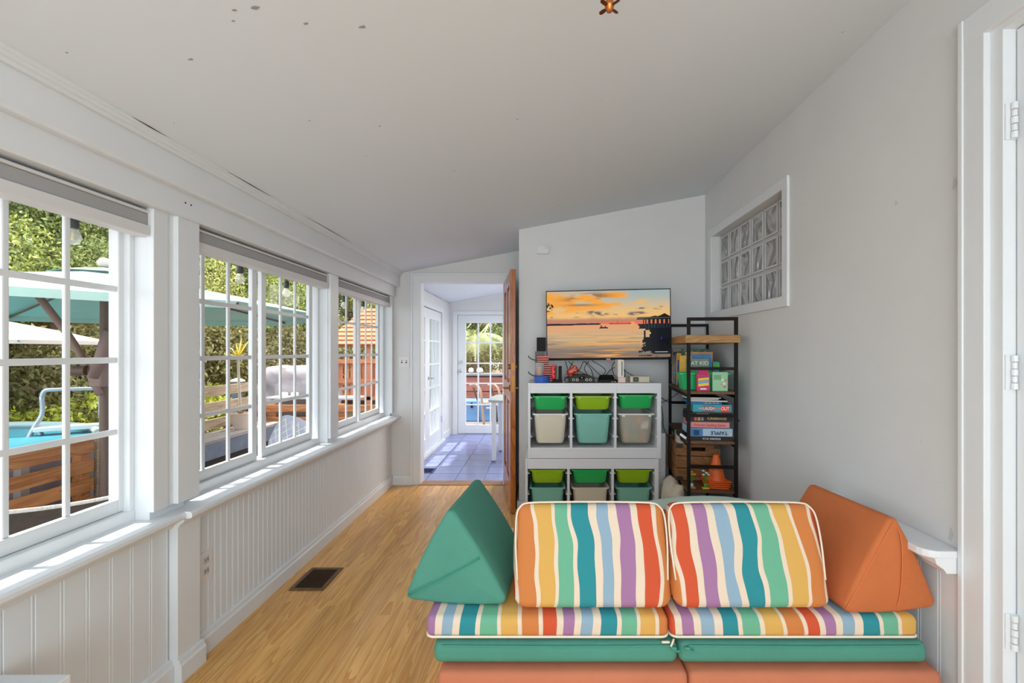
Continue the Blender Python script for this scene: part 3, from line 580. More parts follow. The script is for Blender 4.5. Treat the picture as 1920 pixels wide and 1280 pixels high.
# ================================================================ foam couch
OR_, GRN = mat('peach_microsuede', S(198, 120, 88), .85, noise=.05, scale=6, bump=.15, bscale=300), mat('green_microsuede', S(76, 144, 126), .85, noise=.05, scale=6, bump=.15, bscale=300)
OR2 = mat('orange_microsuede', S(198, 110, 60), .85, noise=.05, scale=6, bump=.15, bscale=300)
PIPE = mat('cream_piping', S(238, 224, 204), .8)
SEAMO, SEAMG = mat('orange_seam', S(214, 122, 66), .8), mat('green_zip', S(62, 150, 128), .6)
CYC = [('blue', S(142, 171, 191), .58), ('teal', S(39, 138, 148), .78), ('mint', S(106, 176, 144), .80), ('yellow', S(216, 169, 87), .81), ('orange', S(205, 125, 64), .80), ('red', S(205, 83, 47), .66), ('purple', S(163, 117, 159), .64)]
def stripe_mat(name, sign, off, shear=0, P=.478, amp=.05, seed=0):
    m = bpy.data.materials.new(name); m.use_nodes = True; nt = m.node_tree; N, L = nt.nodes, nt.links; p = N['Principled BSDF']; p.inputs['Roughness'].default_value = .85
    tc = N.new('ShaderNodeTexCoord'); mp = N.new('ShaderNodeMapping'); mp.inputs['Scale'].default_value = (5.5, 2.2, 5.0); mp.inputs['Location'].default_value = (seed, seed*2, seed); L.new(tc.outputs['Object'], mp.inputs[0])
    n = N.new('ShaderNodeTexNoise'); n.inputs['Scale'].default_value = 1; n.inputs['Detail'].default_value = 1; L.new(mp.outputs[0], n.inputs[0])
    sx = N.new('ShaderNodeSeparateXYZ'); L.new(tc.outputs['Object'], sx.inputs[0])
    def M(op, a, b):
        k = N.new('ShaderNodeMath'); k.operation = op
        for i, q in enumerate((a, b)):
            if isinstance(q, (int, float)): k.inputs[i].default_value = q
            else: L.new(q, k.inputs[i])
        return k.outputs[0]
    w_ = M('MULTIPLY', M('SUBTRACT', n.outputs[0], .5), amp*2)
    s = M('ADD', M('ADD', M('MULTIPLY', sx.outputs[0], sign), M('MULTIPLY', sx.outputs[2], shear)), w_)
    fr = M('FRACT', M('ADD', M('DIVIDE', s, P), off+10), 0)
    rp = N.new('ShaderNodeValToRGB'); cr = rp.color_ramp; cr.interpolation = 'CONSTANT'; cream = (*S(228, 210, 188), 1)
    cr.elements[0].position = 0; cr.elements[0].color = (*CYC[0][1], 1); cr.elements[1].position = CYC[0][2]/7; cr.elements[1].color = cream
    for i in range(1, 7):
        e = cr.elements.new(i/7); e.color = (*CYC[i][1], 1); e = cr.elements.new((i+CYC[i][2])/7); e.color = cream
    L.new(fr, rp.inputs[0])
    n2 = N.new('ShaderNodeTexNoise'); n2.inputs['Scale'].default_value = 400; L.new(tc.outputs['Object'], n2.inputs[0]); bp = N.new('ShaderNodeBump'); bp.inputs['Strength'].default_value = .12; bp.inputs['Distance'].default_value = .01
    L.new(n2.outputs[0], bp.inputs['Height']); L.new(bp.outputs[0], p.inputs['Normal'])
    L.new(rp.outputs[0], p.inputs['Base Color']); return m
def rrect(x0, x1, y0, y1, z, r, n=5):
    out = []
    for cx, cy, a in ((x1-r, y1-r, 0), (x0+r, y1-r, 90), (x0+r, y0+r, 180), (x1-r, y0+r, 270)):
        out += [(cx+r*math.cos(R(a+90*k/n)), cy+r*math.sin(R(a+90*k/n)), z) for k in range(n+1)]
    return out
# base: two peach halves
t = thing('base_mattress', 'thick peach foam base at bottom of the couch stack', 'mattress', (.47, 1.93, 0), 'stacked foam couch layers')
for x0, x1 in ((-.345, .497), (.500, 1.350)): MB().rbox(x0, x1, 1.52, 2.36, .001, .286, .022, 8, .004).build('foam_half', OR_, t, smooth=True)
t = thing('seat_mattress', 'green foam mattress between the peach base and striped layer', 'mattress', (.46, 1.94, .29), 'stacked foam couch layers')
for x0, x1 in ((-.365, .470), (.473, 1.322)):
    h = MB().rbox(x0, x1, 1.545, 2.36, .2955, .3705, .026, 10, .004).build('foam_half', GRN, t, smooth=True)
    MB().tube([(x0+.03, 1.5445, .362), ((x0+x1)/2, 1.5405, .362), (x1-.03, 1.5445, .362)], .0022).build('zip', SEAMG, h)
for x in (.452, .498): MB().rbox(x-.010, x+.010, 1.534, 1.543, .352, .362, .003, 3).tube([(x-.004, 1.536, .356), (x+.012, 1.533, .35), (x+.02, 1.533, .354)], .003).build('zip_pull', SEAMG, t, smooth=True)
t = thing('seat_mattress', 'striped foam mattress forming the top seat of the couch', 'mattress', (.45, 1.95, .375), 'stacked foam couch layers')
SM = [stripe_mat('stripes_seat_l', 1, .766, 0, P=.476, amp=.02, seed=1.3), stripe_mat('stripes_seat_r', 1, .643, .1, P=.476, amp=.025, seed=4.1)]
for k, (x0, x1) in enumerate(((-.392, .441), (.445, 1.298))):
    h = MB().rbox(x0, x1, 1.555, 2.355, .3795, .454, .024, 10, .003).build('foam_half', SM[k], t, smooth=True)
    MB().tube(rrect(x0+.002, x1-.002, 1.555, 2.353, .386, .024), .0042, 8, closed=True).build('piping', PIPE, h, smooth=True)
MB().rbox(.412, .440, 1.541, 1.549, .371, .378, .003, 3).build('zip_pull', PIPE, t, smooth=True)
MB().tube([(.455, 1.549, .383), (.448, 1.543, .372), (.442, 1.540, .362)], .0035).build('zip_pull', PIPE, t, smooth=True)
# backrest cushions: wedges leaning back
PM = [stripe_mat('stripes_back_l', -1, .152, 0, P=.51, amp=.035, seed=2.2), stripe_mat('stripes_back_r', 1, .172, .06, P=.51, amp=.04, seed=7.7)]
prof = [(1.562, .463), (1.680, .800), (1.785, .765), (1.70, .463)]
for k, (x0, x1, lab) in enumerate(((-.093, .462, 'left hand striped back cushion beside the green triangle'), (.466, 1.018, 'right hand striped back cushion beside the orange triangle'))):
    t = thing('back_cushion', lab, 'cushion', ((x0+x1)/2, 1.64, .459), 'striped back cushions')
    M = Matrix(((0, 1, 0, 0), (1, 0, 0, 0), (0, 0, 1, 0), (0, 0, 0, 1)))     # local (a,t,b) -> (x=t, y=a, z=b)
    MB().rprism(prof, .030, x0, x1, .045, M, bulge=.006).build('foam_cover', PM[k], t, smooth=True)
    pts = [(x0+.012, 1.605, .555), (x0+.004, 1.642, .67), (x0+.006, 1.672, .755), (x0+.020, 1.690, .785), (x0+.05, 1.694, .797), (x0+.15, 1.695, .800), ((x0+x1)/2, 1.695, .801)]
    pts = pts+[(x0+x1-q[0], q[1], q[2]) for q in pts[-2::-1]]
    MB().tube(spline(pts, 4), .0036).build('piping', PIPE, t, smooth=True)
# pale mint bolster behind the back cushions
MB().rbox(.40, 1.0, 1.84, 2.02, .459, .702, .06, 10, .043).build('bolster', mat('pale_mint_fabric', S(176, 200, 190), .85, noise=.05), smooth=True, label='pale mint cushion behind the striped back cushions', cat='cushion')
# triangular prisms
def wedge(lab, m, p0, p1, half, h, skew, zip_):
    """p0, p1: floor-plan ends of the axis"""
    p0, p1 = Vector(p0), Vector(p1); d = (p1-p0); ln = d.length; d.normalize(); rgt = Vector((d.y, -d.x, 0))
    M = Matrix(((rgt.x, d.x, 0, p0.x), (rgt.y, d.y, 0, p0.y), (0, 0, 1, p0.z), (0, 0, 0, 1)))
    t = thing('triangle_cushion', lab, 'cushion', p0+d*ln/2, 'triangular foam cushions')
    MB().rprism([(-half, 0), (half+(.022 if skew < 0 else 0), 0), (skew, h)], .022, 0, ln, .016, M, bulge=.008).build('foam_cover', m, t, smooth=True)
    zip_(t, M); return t
def zip_green(t, M):
    a, b = Vector((-.166, 0, .020)), Vector((.098, 0, .166))
    for o in (-.0035, .0035): MB().tube([a.lerp(b, k/8)+Vector((0, -.0025-.0075*math.sin(PI*k/8)**.6, o)) for k in range(9)], .0024, M=M).build('zip', SEAMG, t, smooth=True)
wedge('green triangular foam cushion at left end of the couch', GRN, (-.312, 1.622, .464), (-.270, 2.04, .464), .186, .350, -.012, zip_green)
def zip_orange(t, M):
    MB().tube(spline([(.022, .002, .30), (.030, -.0085, .24), (.030, -.0105, .15), (.024, -.009, .06), (.018, .0, .008)], 4), .0018, M=M).build('seam', SEAMO, t, smooth=True)
    MB().tube(spline([(0.004, -.001, .308), (-.08, -.001, .165), (-.168, .001, .018)], 4), .0018, M=M).build('seam', SEAMO, t, smooth=True)
wedge('orange triangular foam cushion against the right hand wall', OR2, (1.212, 1.570, .464), (1.170, 1.985, .464), .184, .345, .012, zip_orange)
# low white bench in the near left corner, only its top corner shows
t = thing('low_bench', 'white low bench top in the bottom left corner', 'bench', (-1.41, .8, 0))
B('bench_top', TRIM, t, (-1.495, -1.30, .30, 1.262, .445, .467), bevel=.004)
for y in (.34, 1.20): B('leg', TRIM, t, (-1.49, -1.45, y, y+.04, 0, .4445)); B('leg', TRIM, t, (-1.345, -1.305, y, y+.04, 0, .4445))

# ================================================================ toy storage
FR = mat('white_laminate', (.78, .78, .80), .4); RAILM = mat('clear_runner', (.75, .76, .78), .3)
PL = {'green': mat('bin_green', S(40, 178, 92), .35), 'lime': mat('bin_lime', S(150, 188, 32), .35), 'mint': mat('bin_mint', S(132, 196, 178), .4), 'cream': mat('bin_cream', S(222, 214, 192), .4), 'clear': mat('bin_frosted', S(226, 220, 200), .45, alpha=.34)}
RIMW = mat('bin_white_rim', (.8, .8, .78), .4)
def storage(lab, x0, z0, yf):
    W, Hh, D = .99, .56, .44; x1 = x0+W; z1 = z0+Hh; y1 = yf+D
    t = thing('toy_storage_unit', lab, 'storage unit', ((x0+x1)/2, yf+D/2, z0), 'white toy storage frames')
    th = .018; xs = [x0+th, x0+.312, x0+.330, x0+.640, x0+.658, x1-th-.012]
    B('side_panel', FR, t, (x0, x0+th, yf, y1, z0, z1), bevel=.002); B('side_panel', FR, t, (x1-th-.012, x1, yf, y1, z0, z1), bevel=.002)
    B('divider', FR, t, (xs[1], xs[2], yf, y1, z0+.08, z1-.018), bevel=.002); B('divider', FR, t, (xs[3], xs[4], yf, y1, z0+.08, z1-.018), bevel=.002)
    B('top_panel', FR, t, (xs[0], xs[5], yf+.002, y1, z1-.018, z1-.001)); B('bottom_panel', FR, t, (xs[0], xs[5], yf+.002, y1, z0+.062, z0+.080))
    B('top_rail', FR, t, (xs[0], xs[5], yf+.001, yf+.018, z1-.075, z1-.0185)); B('plinth', FR, t, (xs[0], xs[5], yf+.001, yf+.018, z0+.002, z0+.0615))
    B('back_panel', FR, t, (xs[0], xs[5], y1-.006, y1-.002, z0+.08, z1-.02))
    for k in range(3):
        for zz in (z0+.165, z0+.30, z0+.455):
            for xx, s in ((xs[2*k], 1), (xs[2*k+1], -1)): B('runner', RAILM, t, (xx+.0005*s, xx+.012*s, yf+.006, y1-.02, zz-.008, zz-.002), (xx+.0005*s, xx+.004*s, yf+.006, y1-.02, zz-.008, zz+.006))
    return [(xs[0], xs[1]), (xs[2], xs[3]), (xs[4], xs[5])]
def bin_(lab, m, bay, ztop, h, yf, dark=None, rim=None, toys=False, yj=0):
    a, b_ = bay[0]+.013, bay[1]-.013; w0 = b_-a; cx = (a+b_)/2; D = .40; y0 = yf+.004+yj; r = .03
    t = thing('storage_bin', lab, 'bin', (cx, y0+D/2, ztop-h), 'plastic toy bins')
    bt = .010 if h < .15 else .018
    top = rrect(a+.012, b_-.012, y0+.008, y0+D-.008, ztop-.004, r); bot = rrect(a+.012+bt, b_-.012-bt, y0+.014+bt*.5, y0+D-.02, ztop-h, r*1.2); mid = [tuple(Vector(p).lerp(Vector(q), .90)) for p, q in zip(top, bot)]
    bot2 = [(cx+(p[0]-cx)*.94, y0+.01+(p[1]-y0-.01)*.985+.004, p[2]) for p in bot]; n = len(top)
    ins = lambda ring, d, dz=0: [(cx+(p[0]-cx)*(1-d/.13), (p[1]-y0-D/2)*(1-d/.19)+y0+D/2, p[2]+dz) for p in ring]
    rings = [top, mid, bot2, ins(bot2, .004, .004), ins(top, .003)]; vs = [p for q in rings for p in q]
    fs = [(i*n+k, i*n+(k+1) % n, (i+1)*n+(k+1) % n, (i+1)*n+k) for i in (0, 1) for k in range(n)]+[tuple(range(2*n, 3*n))]+[(3*n+k, 3*n+(k+1) % n, 4*n+(k+1) % n, 4*n+k) for k in range(n)]+[tuple(range(3*n, 4*n))]+[(4*n+k, 4*n+(k+1) % n, (k+1) % n, k) for k in range(n)]
    MB().add(vs, fs).build('tub', m, t, smooth='auto')
    # rim with side flanges that ride on the runners
    o = rrect(a, b_, y0, y0+D, ztop, r*.8); i_ = rrect(a+.014, b_-.014, y0+.010, y0+D-.010, ztop, r*.8); vs = [(p[0], p[1], ztop) for p in o]+[(p[0], p[1], ztop) for p in i_]+[(p[0], p[1], ztop-.010) for p in o]+[(p[0], p[1], ztop-.010) for p in i_]
    fs = [f for k in range(n) for f in ((k, (k+1) % n, (k+1) % n+n, k+n), (k+2*n, (k+1) % n+2*n, (k+1) % n, k), (k+n, (k+1) % n+n, (k+1) % n+3*n, k+3*n), (k+2*n, k+3*n, (k+1) % n+3*n, (k+1) % n+2*n))]
    rb = MB().add(vs, fs); rb.box(a+.03, a+.05, y0+.001, y0+.012, ztop-.022, ztop-.009).box(b_-.05, b_-.03, y0+.001, y0+.012, ztop-.022, ztop-.009); rb.build('rim', rim or m, t)
    if toys:
        for q, (dx, dz, s, c) in enumerate(((-.07, .02, .05, S(225, 150, 70)), (.0, .015, .045, S(150, 200, 70)), (.06, .02, .05, S(215, 80, 60)), (-.02, .09, .055, S(120, 140, 170)), (.03, .13, .06, S(232, 120, 60)), (.07, .10, .06, S(250, 245, 235)))):
            MB().rbox(cx+dx-s/2, cx+dx+s/2, y0+.05, y0+.05+s, ztop-h+dz, ztop-h+dz+s, .006, 3, M=None).build('toy_block', mat('toy_%d' % q, c, .5), t)
    return t
YS = 3.378; ZT = H-(718-CV)*YS/F; XA = (990-CU)*YS/F
bays = storage('upper white three bay toy storage frame', XA, ZT-.56, YS)
bays2 = storage('lower white three bay toy storage frame standing on the floor', XA-.020, ZT-1.121, YS-.004)
c3 = ('left', 'middle', 'right')
for k, (cs_, cl) in enumerate((('green', 'mint'), ('lime', 'mint'), ('green', 'clear'))):
    z = ZT-(743-718)*YS/F*.98; bin_('shallow %s bin in the top row, %s bay of upper frame' % ({'green': 'green', 'lime': 'lime'}[cs_], c3[k]), PL[cs_], bays[k], z+(.008 if k == 2 else 0), .102, YS)
    nm = ('cream', 'mint', 'clear')[k]; bin_(('deep cream bin with white rim, left bay of upper frame', 'deep mint bin, middle bay of upper frame', 'deep frosted bin full of toys, right bay of upper frame')[k], PL[nm], bays[k], ZT-.228, .222, YS, rim=RIMW if k != 1 else None, toys=(k == 2))
z = H-(880-CV)*YS/F
for k, (cs_, cl) in enumerate((('lime', 'mint'), ('green', 'cream'), ('lime', 'mint'))):
    bin_('shallow %s bin, %s bay of lower frame' % (cs_, c3[k]), PL[cs_], bays2[k], z-.003, .102, YS-.004)
    bin_('deep %s bin, %s bay of lower frame' % (cl, c3[k]), PL[cl], bays2[k], z-.135, .222, YS-.004)

# ================================================================ television
def screen(u, v):
    m = lambda a, b, t: a[None, None, :]*(1-t[..., None])+b[None, None, :]*t[..., None]
    c = lambda *x: np.array(S(*x)); ss = lambda a, b, x: np.clip((x-a)/(b-a), 0, 1)**2*(3-2*np.clip((x-a)/(b-a), 0, 1))
    sky = m(c(168, 186, 186), c(246, 196, 120), ss(.0, .40, v)); sky = sky*(1-ss(.40, .50, v)[..., None])+c(236, 130, 90)*ss(.40, .50, v)[..., None]
    lf = ss(.75, .1, u)*ss(.5, .05, v); sky = sky*(1-lf[..., None]*.5)+c(240, 190, 120)*lf[..., None]*.5
    n = fbm(u*5+v*3, v*11-u*3, 5, 3)
    band = ss(.0, .06, v)*ss(.30, .18, v+u*.18-.10)*ss(.74, .55, u); cl = np.clip(ss(.40, .58, n)*band*1.6, 0, 1); sky = sky*(1-cl[..., None])+c(255, 172, 66)*cl[..., None]
    dk = np.exp(-(((u-.33)/.16)**2+((v-.10-.15*(.33-u))/.055)**2))*ss(.35, .6, fbm(u*7, v*16, 4, 9))*1.3+np.exp(-(((u-.28)/.14)**2+((v-.21)/.018)**2))*.7; dk = np.clip(dk*1.3, 0, .9); sky = sky*(1-dk[..., None])+c(150, 112, 84)*dk[..., None]
    yl = np.exp(-(((u-.77)/.045)**2+((v-.17+.35*(u-.77))/.022)**2)); sky = sky*(1-yl[..., None])+c(255, 186, 86)*yl[..., None]
    for cx, cy, a, b in ((.40, .335, .09, .022), (.46, .35, .07, .02), (.27, .33, .04, .008), (.36, .31, .04, .014), (.70, .35, .06, .022), (.76, .34, .07, .018), (.77, .27, .06, .010), (.90, .28, .04, .01), (.56, .36, .03, .007), (.93, .25, .03, .008), (.04, .385, .02, .006), (.38, .38, .02, .006), (.25, .39, .04, .005)):
        k = np.exp(-(((u-cx)/a)**2*3+((v-cy)/b)**2))*ss(.25, .55, fbm(u*26, v*40, 3, 5)); k = np.clip(k*1.5, 0, .92); sky = sky*(1-k[..., None])+c(104, 96, 98)*k[..., None]
    hz = ss(.385, .44, v+.05*(fbm(u*8, v*3, 3, 8)-.5))*ss(.50, .46, v); hz = hz*.75; sky = sky*(1-hz[..., None])+c(176, 120, 108)*hz[..., None]
    rd = np.exp(-((v-.475)/.014)**2)*ss(.25, .7, u)*.9; sky = sky*(1-rd[..., None])+c(250, 104, 66)*rd[..., None]
    vr = 1-v; n2 = fbm(u*4+3, v*60, 4, 21); n3 = fbm(u*2.2, v*26, 4, 31)
    wat = m(c(232, 164, 116), c(214, 182, 134), ss(.5, .72, v)); wat = wat*(1-ss(.68, .95, v)[..., None])+c(138, 116, 98)*ss(.68, .95, v)[..., None]
    g = ss(.48, .60, n3)*ss(.62, .8, v)*np.exp(-((u-.52)/.26)**2); wat = wat*(1-g[..., None])+c(255, 176, 80)*g[..., None]
    d = ss(.50, .64, n2)*ss(.55, .85, v)*.8; wat = wat*(1-d[..., None])+c(128, 116, 112)*d[..., None]
    d = np.exp(-((u-.30)/.10)**2)*ss(.85, .98, v)*ss(.40, .6, n2)*.8; wat = wat*(1-d[..., None])+c(96, 80, 70)*d[..., None]
    img = np.where((v < .503)[..., None], sky, wat); blk = c(14, 14, 18)
    def put(mask, col): img[mask] = col
    put((v > .482+.006*fbm(u*30, u*0, 3, 2)) & (v < .515-.02*u) & (u < .44), blk); put((v > .492-.006*fbm(u*40, u*0, 3, 4)) & (v < .500) & (u > .51) & (u < .70), blk)
    s = np.exp(-(((u-.700)/.012)**2+((v-.489)/.016)**2)); img[:] = img*(1-s[..., None])+c(255, 240, 90)*s[..., None]; put(((u-.700)/.009)**2+((v-.489)/.012)**2 < 1, c(255, 140, 60))
    rf = np.exp(-((u-.702)/.006)**2)*ss(.515, .53, v)*ss(.66, .60, v)*ss(.3, .55, fbm(u*20, v*70, 2, 5)); img[:] = img*(1-rf[..., None])+c(255, 150, 70)*rf[..., None]
    put((np.abs(v-.552-.03*((u-.465)*12)**2) < .010) & (np.abs(u-.465) < .035), blk); put((np.abs(u-.446) < .005) & (v > .515) & (v < .55), blk); put((np.abs(u-.478) < .004) & (v > .525) & (v < .55), blk); put((np.abs(u-.577) < .0012) & (v > .445) & (v < .5), blk)
    tr = (u < .058) & (((u/.055)**2+((v-.235)/.07)**2) < 1) & (fbm(u*70, v*40, 2, 14) > .47); put(tr, c(30, 34, 24))
    # pier pavilion on the right
    roof = (u > .735) & (v > .405-.012*(u-.735)/.265) & (v < .430-.010*(u-.735)/.265); put(roof, c(96, 92, 78)); put((u > .735) & (v > .428-.01*(u-.735)/.265) & (v < .440) , blk)
    top = (v < .41) & (v > .405-.055*np.maximum(0, 1-np.abs(u-.955)/.055)-.02*np.maximum(0, 1-np.abs(u-.88)/.05)) & (u > .82); put(top, c(22, 24, 22))
    put((u > .80) & (v > .44) & (v < .50) & (np.sin(u*190) > -.2), c(28, 24, 24)); put((u > .775) & (v > .44) & (v < .56) & ((np.abs((u*26) % 1-.5) < .09)), blk)
    put((u > .745+.03*np.sin(v*60)*.3) & (v > .505) & (v < .575), c(20, 22, 26)); put((u > .80) & (v > .50) & (v < .60), c(18, 26, 36)); put((u > .80) & (v > .50) & (v < .60) & (np.sin(u*260) > .75), c(44, 58, 72))
    put((u > .765) & (v > .60) & (v < .74) & (np.abs((u*22) % 1-.5) < .16), blk)
    low = (u > .755+.05*fbm(v*30, u*3, 3, 17)) & (v > .70) & (v < .90); put(low, c(14, 16, 20)); put((u > .84) & (v > .57) & (v < .94-.0*u), c(12, 16, 22))
    put((u > .76) & (u < .80) & (v > .76) & (v < .83) & (fbm(u*60, v*70, 2, 3) > .5), c(220, 170, 110)); put((np.abs(u-.838) < .005) & (np.abs(v-.64) < .012), c(250, 230, 150)); put((np.abs(u-.928) < .003) & (np.abs(v-.72) < .018), c(30, 40, 240))
    put((v > .90) & (u > .745) & (fbm(u*9, v*70, 3, 8) > .56), c(18, 22, 26)); put((v > .90) & (v < .95) & (u > .86), c(22, 26, 30)); put((v > .915) & (v < .925) & (u > .75) & (fbm(u*30, v*5, 2, 8) > .4), c(190, 200, 196))
    return np.clip(img, 0, 1)
TL, TR, BR_, BL_ = at(1023.8, 545.5, 3.665), at(1256.7, 540.3, 3.585), at(1259.4, 673.6, 3.585), at(1024.9, 675.8, 3.665)
ex = ((TR-TL)+(BR_-BL_))/2; tw = ex.length; ex.normalize(); thh = ((TL-BL_).length+(TR-BR_).length)/2; ey = Vector((0, 0, 1)); ez = ex.cross(ey).normalized()  # ez faces the room (-Y)
cen = (TL+TR+BR_+BL_)/4; up = (ey-ex*ex.z).normalized(); ez = ex.cross(up)
MT = Matrix(((ex.x, up.x, ez.x, cen.x), (ex.y, up.y, ez.y, cen.y), (ex.z, up.z, ez.z, cen.z), (0, 0, 0, 1)))   # local x right, y up, z to viewer
tv = thing('television', 'flat television on wall mount showing a sunset over water', 'television', cen-Vector((0, 0, thh/2)))
MB().box(-tw/2, tw/2, -thh/2, thh/2, -.022, -.001, MT).box(-tw/2+.12, tw/2-.12, -thh/2+.03, thh/2-.16, -.06, -.02, MT).build('cabinet', BLACKP, tv, bevel=.002)
nx, ny = 420, 236; gu, gv = np.meshgrid(np.linspace(0, 1, nx), np.linspace(0, 1, ny)); img = screen(gu, gv)
sw, sh = tw-.012, thh-.026; X = (gu-.5)*sw; Y = (.5-gv)*sh+.006
loc = np.stack([X, Y, np.full_like(X, .0006)], -1).reshape(-1, 3); Mn = np.array(MT); V = loc @ Mn[:3, :3].T+Mn[:3, 3]; c0 = np.array(cen)
idx = np.arange(nx*ny).reshape(ny, nx); quads = np.stack([idx[1:, :-1], idx[1:, 1:], idx[:-1, 1:], idx[:-1, :-1]], -1).reshape(-1, 4)
me = bpy.data.meshes.new('screen'); me.from_pydata((V-c0).tolist(), [], quads.tolist()); ca = me.color_attributes.new('Col', 'FLOAT_COLOR', 'POINT'); ca.data.foreach_set('color', np.concatenate([img.reshape(-1, 3), np.ones((nx*ny, 1))], 1).astype(np.float32).ravel())
me.materials.append(vcol_mat('screen_picture', .15, .80)); link('screen', me, cen, tv)
MB().box(-tw/2, tw/2, -thh/2, -thh/2+.018, -.001, .0025, MT).box(-tw/2, -tw/2+.005, -thh/2, thh/2, -.001, .002, MT).box(tw/2-.005, tw/2, -thh/2, thh/2, -.001, .002, MT).box(-tw/2, tw/2, thh/2-.006, thh/2, -.001, .0022, MT).build('bezel', BLACKP, tv)
MB().box(-.016, .016, -thh/2+.005, -thh/2+.011, .002, .0032, MT).build('maker_badge', mat('badge_silver', (.6, .6, .6), .3), tv)
MB().box(-.008, .008, -thh/2-.006, -thh/2, -.004, .001, MT).build('indicator_light', mat('red_led', S(210, 60, 70), .4, emis=.6), tv)
B('wall_mount', BLACKM, tv, (cen.x-.10, cen.x+.10, YT-.012, YT-.0005, 1.45, 1.68), (cen.x-.025, cen.x+.025, 3.66, YT-.01, 1.54, 1.59))

# ================================================================ things on top of the storage
ZS = ZT; YO = 3.46; K = F/YO
def px(u): return (u-CU)/K
t = thing('snack_bowl', 'blue plastic bowl at left end of the storage top', 'bowl', (px(1016), 3.44, ZS))
MB().lathe([(.050, 0), (.056, .002), (.060, .030), (.062, .048), (.058, .050), (.055, .046), (.0, .046)], (px(1016), 3.44, ZS), 24).build('bowl', mat('blue_plastic', S(52, 96, 190), .3, noise=.12, scale=20), t, smooth='auto')
t = thing('clear_cup', 'clear plastic cup with orange snack standing in the blue bowl', 'cup', (px(1012), 3.44, ZS+.050))
MB().lathe([(.030, 0), (.038, .10), (.037, .1005), (.029, .002)], (px(1012), 3.44, ZS+.0505), 20).build('cup_wall', mat('clear_plastic', (.85, .85, .85), .1, alpha=.28), t, smooth=True)
MB().rbox(px(1012)-.02, px(1012)+.018, 3.42, 3.46, ZS+.053, ZS+.118, .014, 6).build('snack', mat('orange_snack', S(236, 150, 50), .6, noise=.2, scale=60), t, smooth=True)
t = thing('controller_stand', 'grey tower stand with black box on top and hooks at its side', 'stand', (px(1014), 3.60, ZS))
B('tower', mat('grey_plastic', S(92, 90, 86), .5), t, (px(1003)*1.0, px(1021), 3.57, 3.66, ZS+.001, ZS+.235), bevel=.004)
B('speaker_box', BLACKP, t, (px(1006), px(1024), 3.57, 3.65, ZS+.236, ZS+.345), bevel=.004)
for z in (.06, .185): MB().tube(spline([(px(1004), 3.60, ZS+z-.02), (px(997), 3.60, ZS+z-.012), (px(991), 3.60, ZS+z+.004), (px(990), 3.60, ZS+z+.016)], 4), .005).build('hook', mat('grey_plastic', (0, 0, 0)), t, smooth=True)
RC = mat('game_case_red', S(222, 96, 84), .35); ordn = ['lowest', 'second lowest', 'third lowest', 'fourth lowest', 'fifth lowest', 'sixth lowest', 'seventh lowest', 'eighth lowest', 'fourth from top', 'third from top', 'second from top', 'topmost']
for k in range(12):
    u0, u1 = (1019, 1044.5) if k < 8 else (1007, 1026+k*.3); z = ZS+.001+k*.0165; t = thing('game_case', 'thin red game case, %s of the pile by the television' % ordn[k], 'game case', (px((u0+u1)/2), 3.53, z), 'red game cases piled on the storage')
    B('case', RC, t, (px(u0), px(u1), 3.475, 3.56, z+.0052, z+.016), bevel=.001); B('tray', INK, t, (px(u0)+.001, px(u1)-.001, 3.477, 3.56, z, z+.005))
t = thing('handheld_dock', 'black dock holding a red game controller', 'game console', (px(1046), 3.44, ZS))
B('dock', BLACKP, t, (px(1036), px(1054), 3.42, 3.47, ZS, ZS+.022), (px(1047), px(1053), 3.43, 3.46, ZS+.02, ZS+.125), bevel=.004)
c = MB().rbox(px(1034), px(1042), 3.425, 3.45, ZS+.024, ZS+.128, .012, 5).build('red_controller', mat('controller_red', S(236, 62, 56), .35), t, smooth=True)
for z in (.10, .065): MB().cyl((px(1039), 3.4255, ZS+z), (px(1039), 3.420, ZS+z), .006, n=10).build('stick', BLACKP, c)
B('rail', mat('dock_green', S(30, 70, 56), .4), t, (px(1042.2), px(1045), 3.428, 3.448, ZS+.022, ZS+.128), bevel=.002)
# four-port console
GR = mat('console_charcoal', S(60, 57, 52), .6, spec=.2)
t = thing('game_console', 'charcoal game console with four round controller ports', 'game console', (px(1090), 3.45, ZS))
MB().ext([(px(1060), ZS+.002), (px(1120), ZS+.002), (px(1120), ZS+.030), (px(1112), ZS+.042), (px(1104), ZS+.058), (px(1078), ZS+.058), (px(1068), ZS+.042), (px(1060), ZS+.030)], 'Y', 3.42, 3.60).build('shell', GR, t, bevel=.004)
for a, b_ in ((1059, 1066), (1113, 1120.5)): MB().rbox(px(a), px(b_), 3.408, 3.46, ZS, ZS+.036, .006, 4).build('shoulder', mat('console_green_grey', S(70, 78, 74), .4), t, smooth=True)
for u in (1074.5, 1081.5, 1099, 1106): MB().cyl((px(u), 3.4195, ZS+.022), (px(u), 3.413, ZS+.022), .0105, n=14).build('port', mat('port_grey', S(190, 186, 176), .4), t, smooth='auto'); MB().cyl((px(u), 3.413, ZS+.022), (px(u), 3.4122, ZS+.022), .006, n=10).build('port_hole', INK, t)
B('badge_plate', INK, t, (px(1085), px(1095), 3.414, 3.4195, ZS+.028, ZS+.046)); B('badge', mat('badge_green', S(110, 180, 70), .4), t, (px(1088.5), px(1091.5), 3.4125, 3.4145, ZS+.034, ZS+.041))
t = thing('game_controller', 'red and gold game controller propped behind the charcoal console', 'game controller', (px(1073), 3.56, ZS+.04))
M = Matrix.Translation((px(1074), 3.50, ZS+.088)) @ Matrix.Rotation(R(-32), 4, 'Y')
MB().rbox(-.045, .045, -.02, .02, -.028, .026, .016, 6, M=M).rbox(-.05, -.02, -.015, .015, -.05, .0, .012, 4, M=M).build('shell', mat('metal_red', S(196, 52, 40), .3), t, smooth=True)
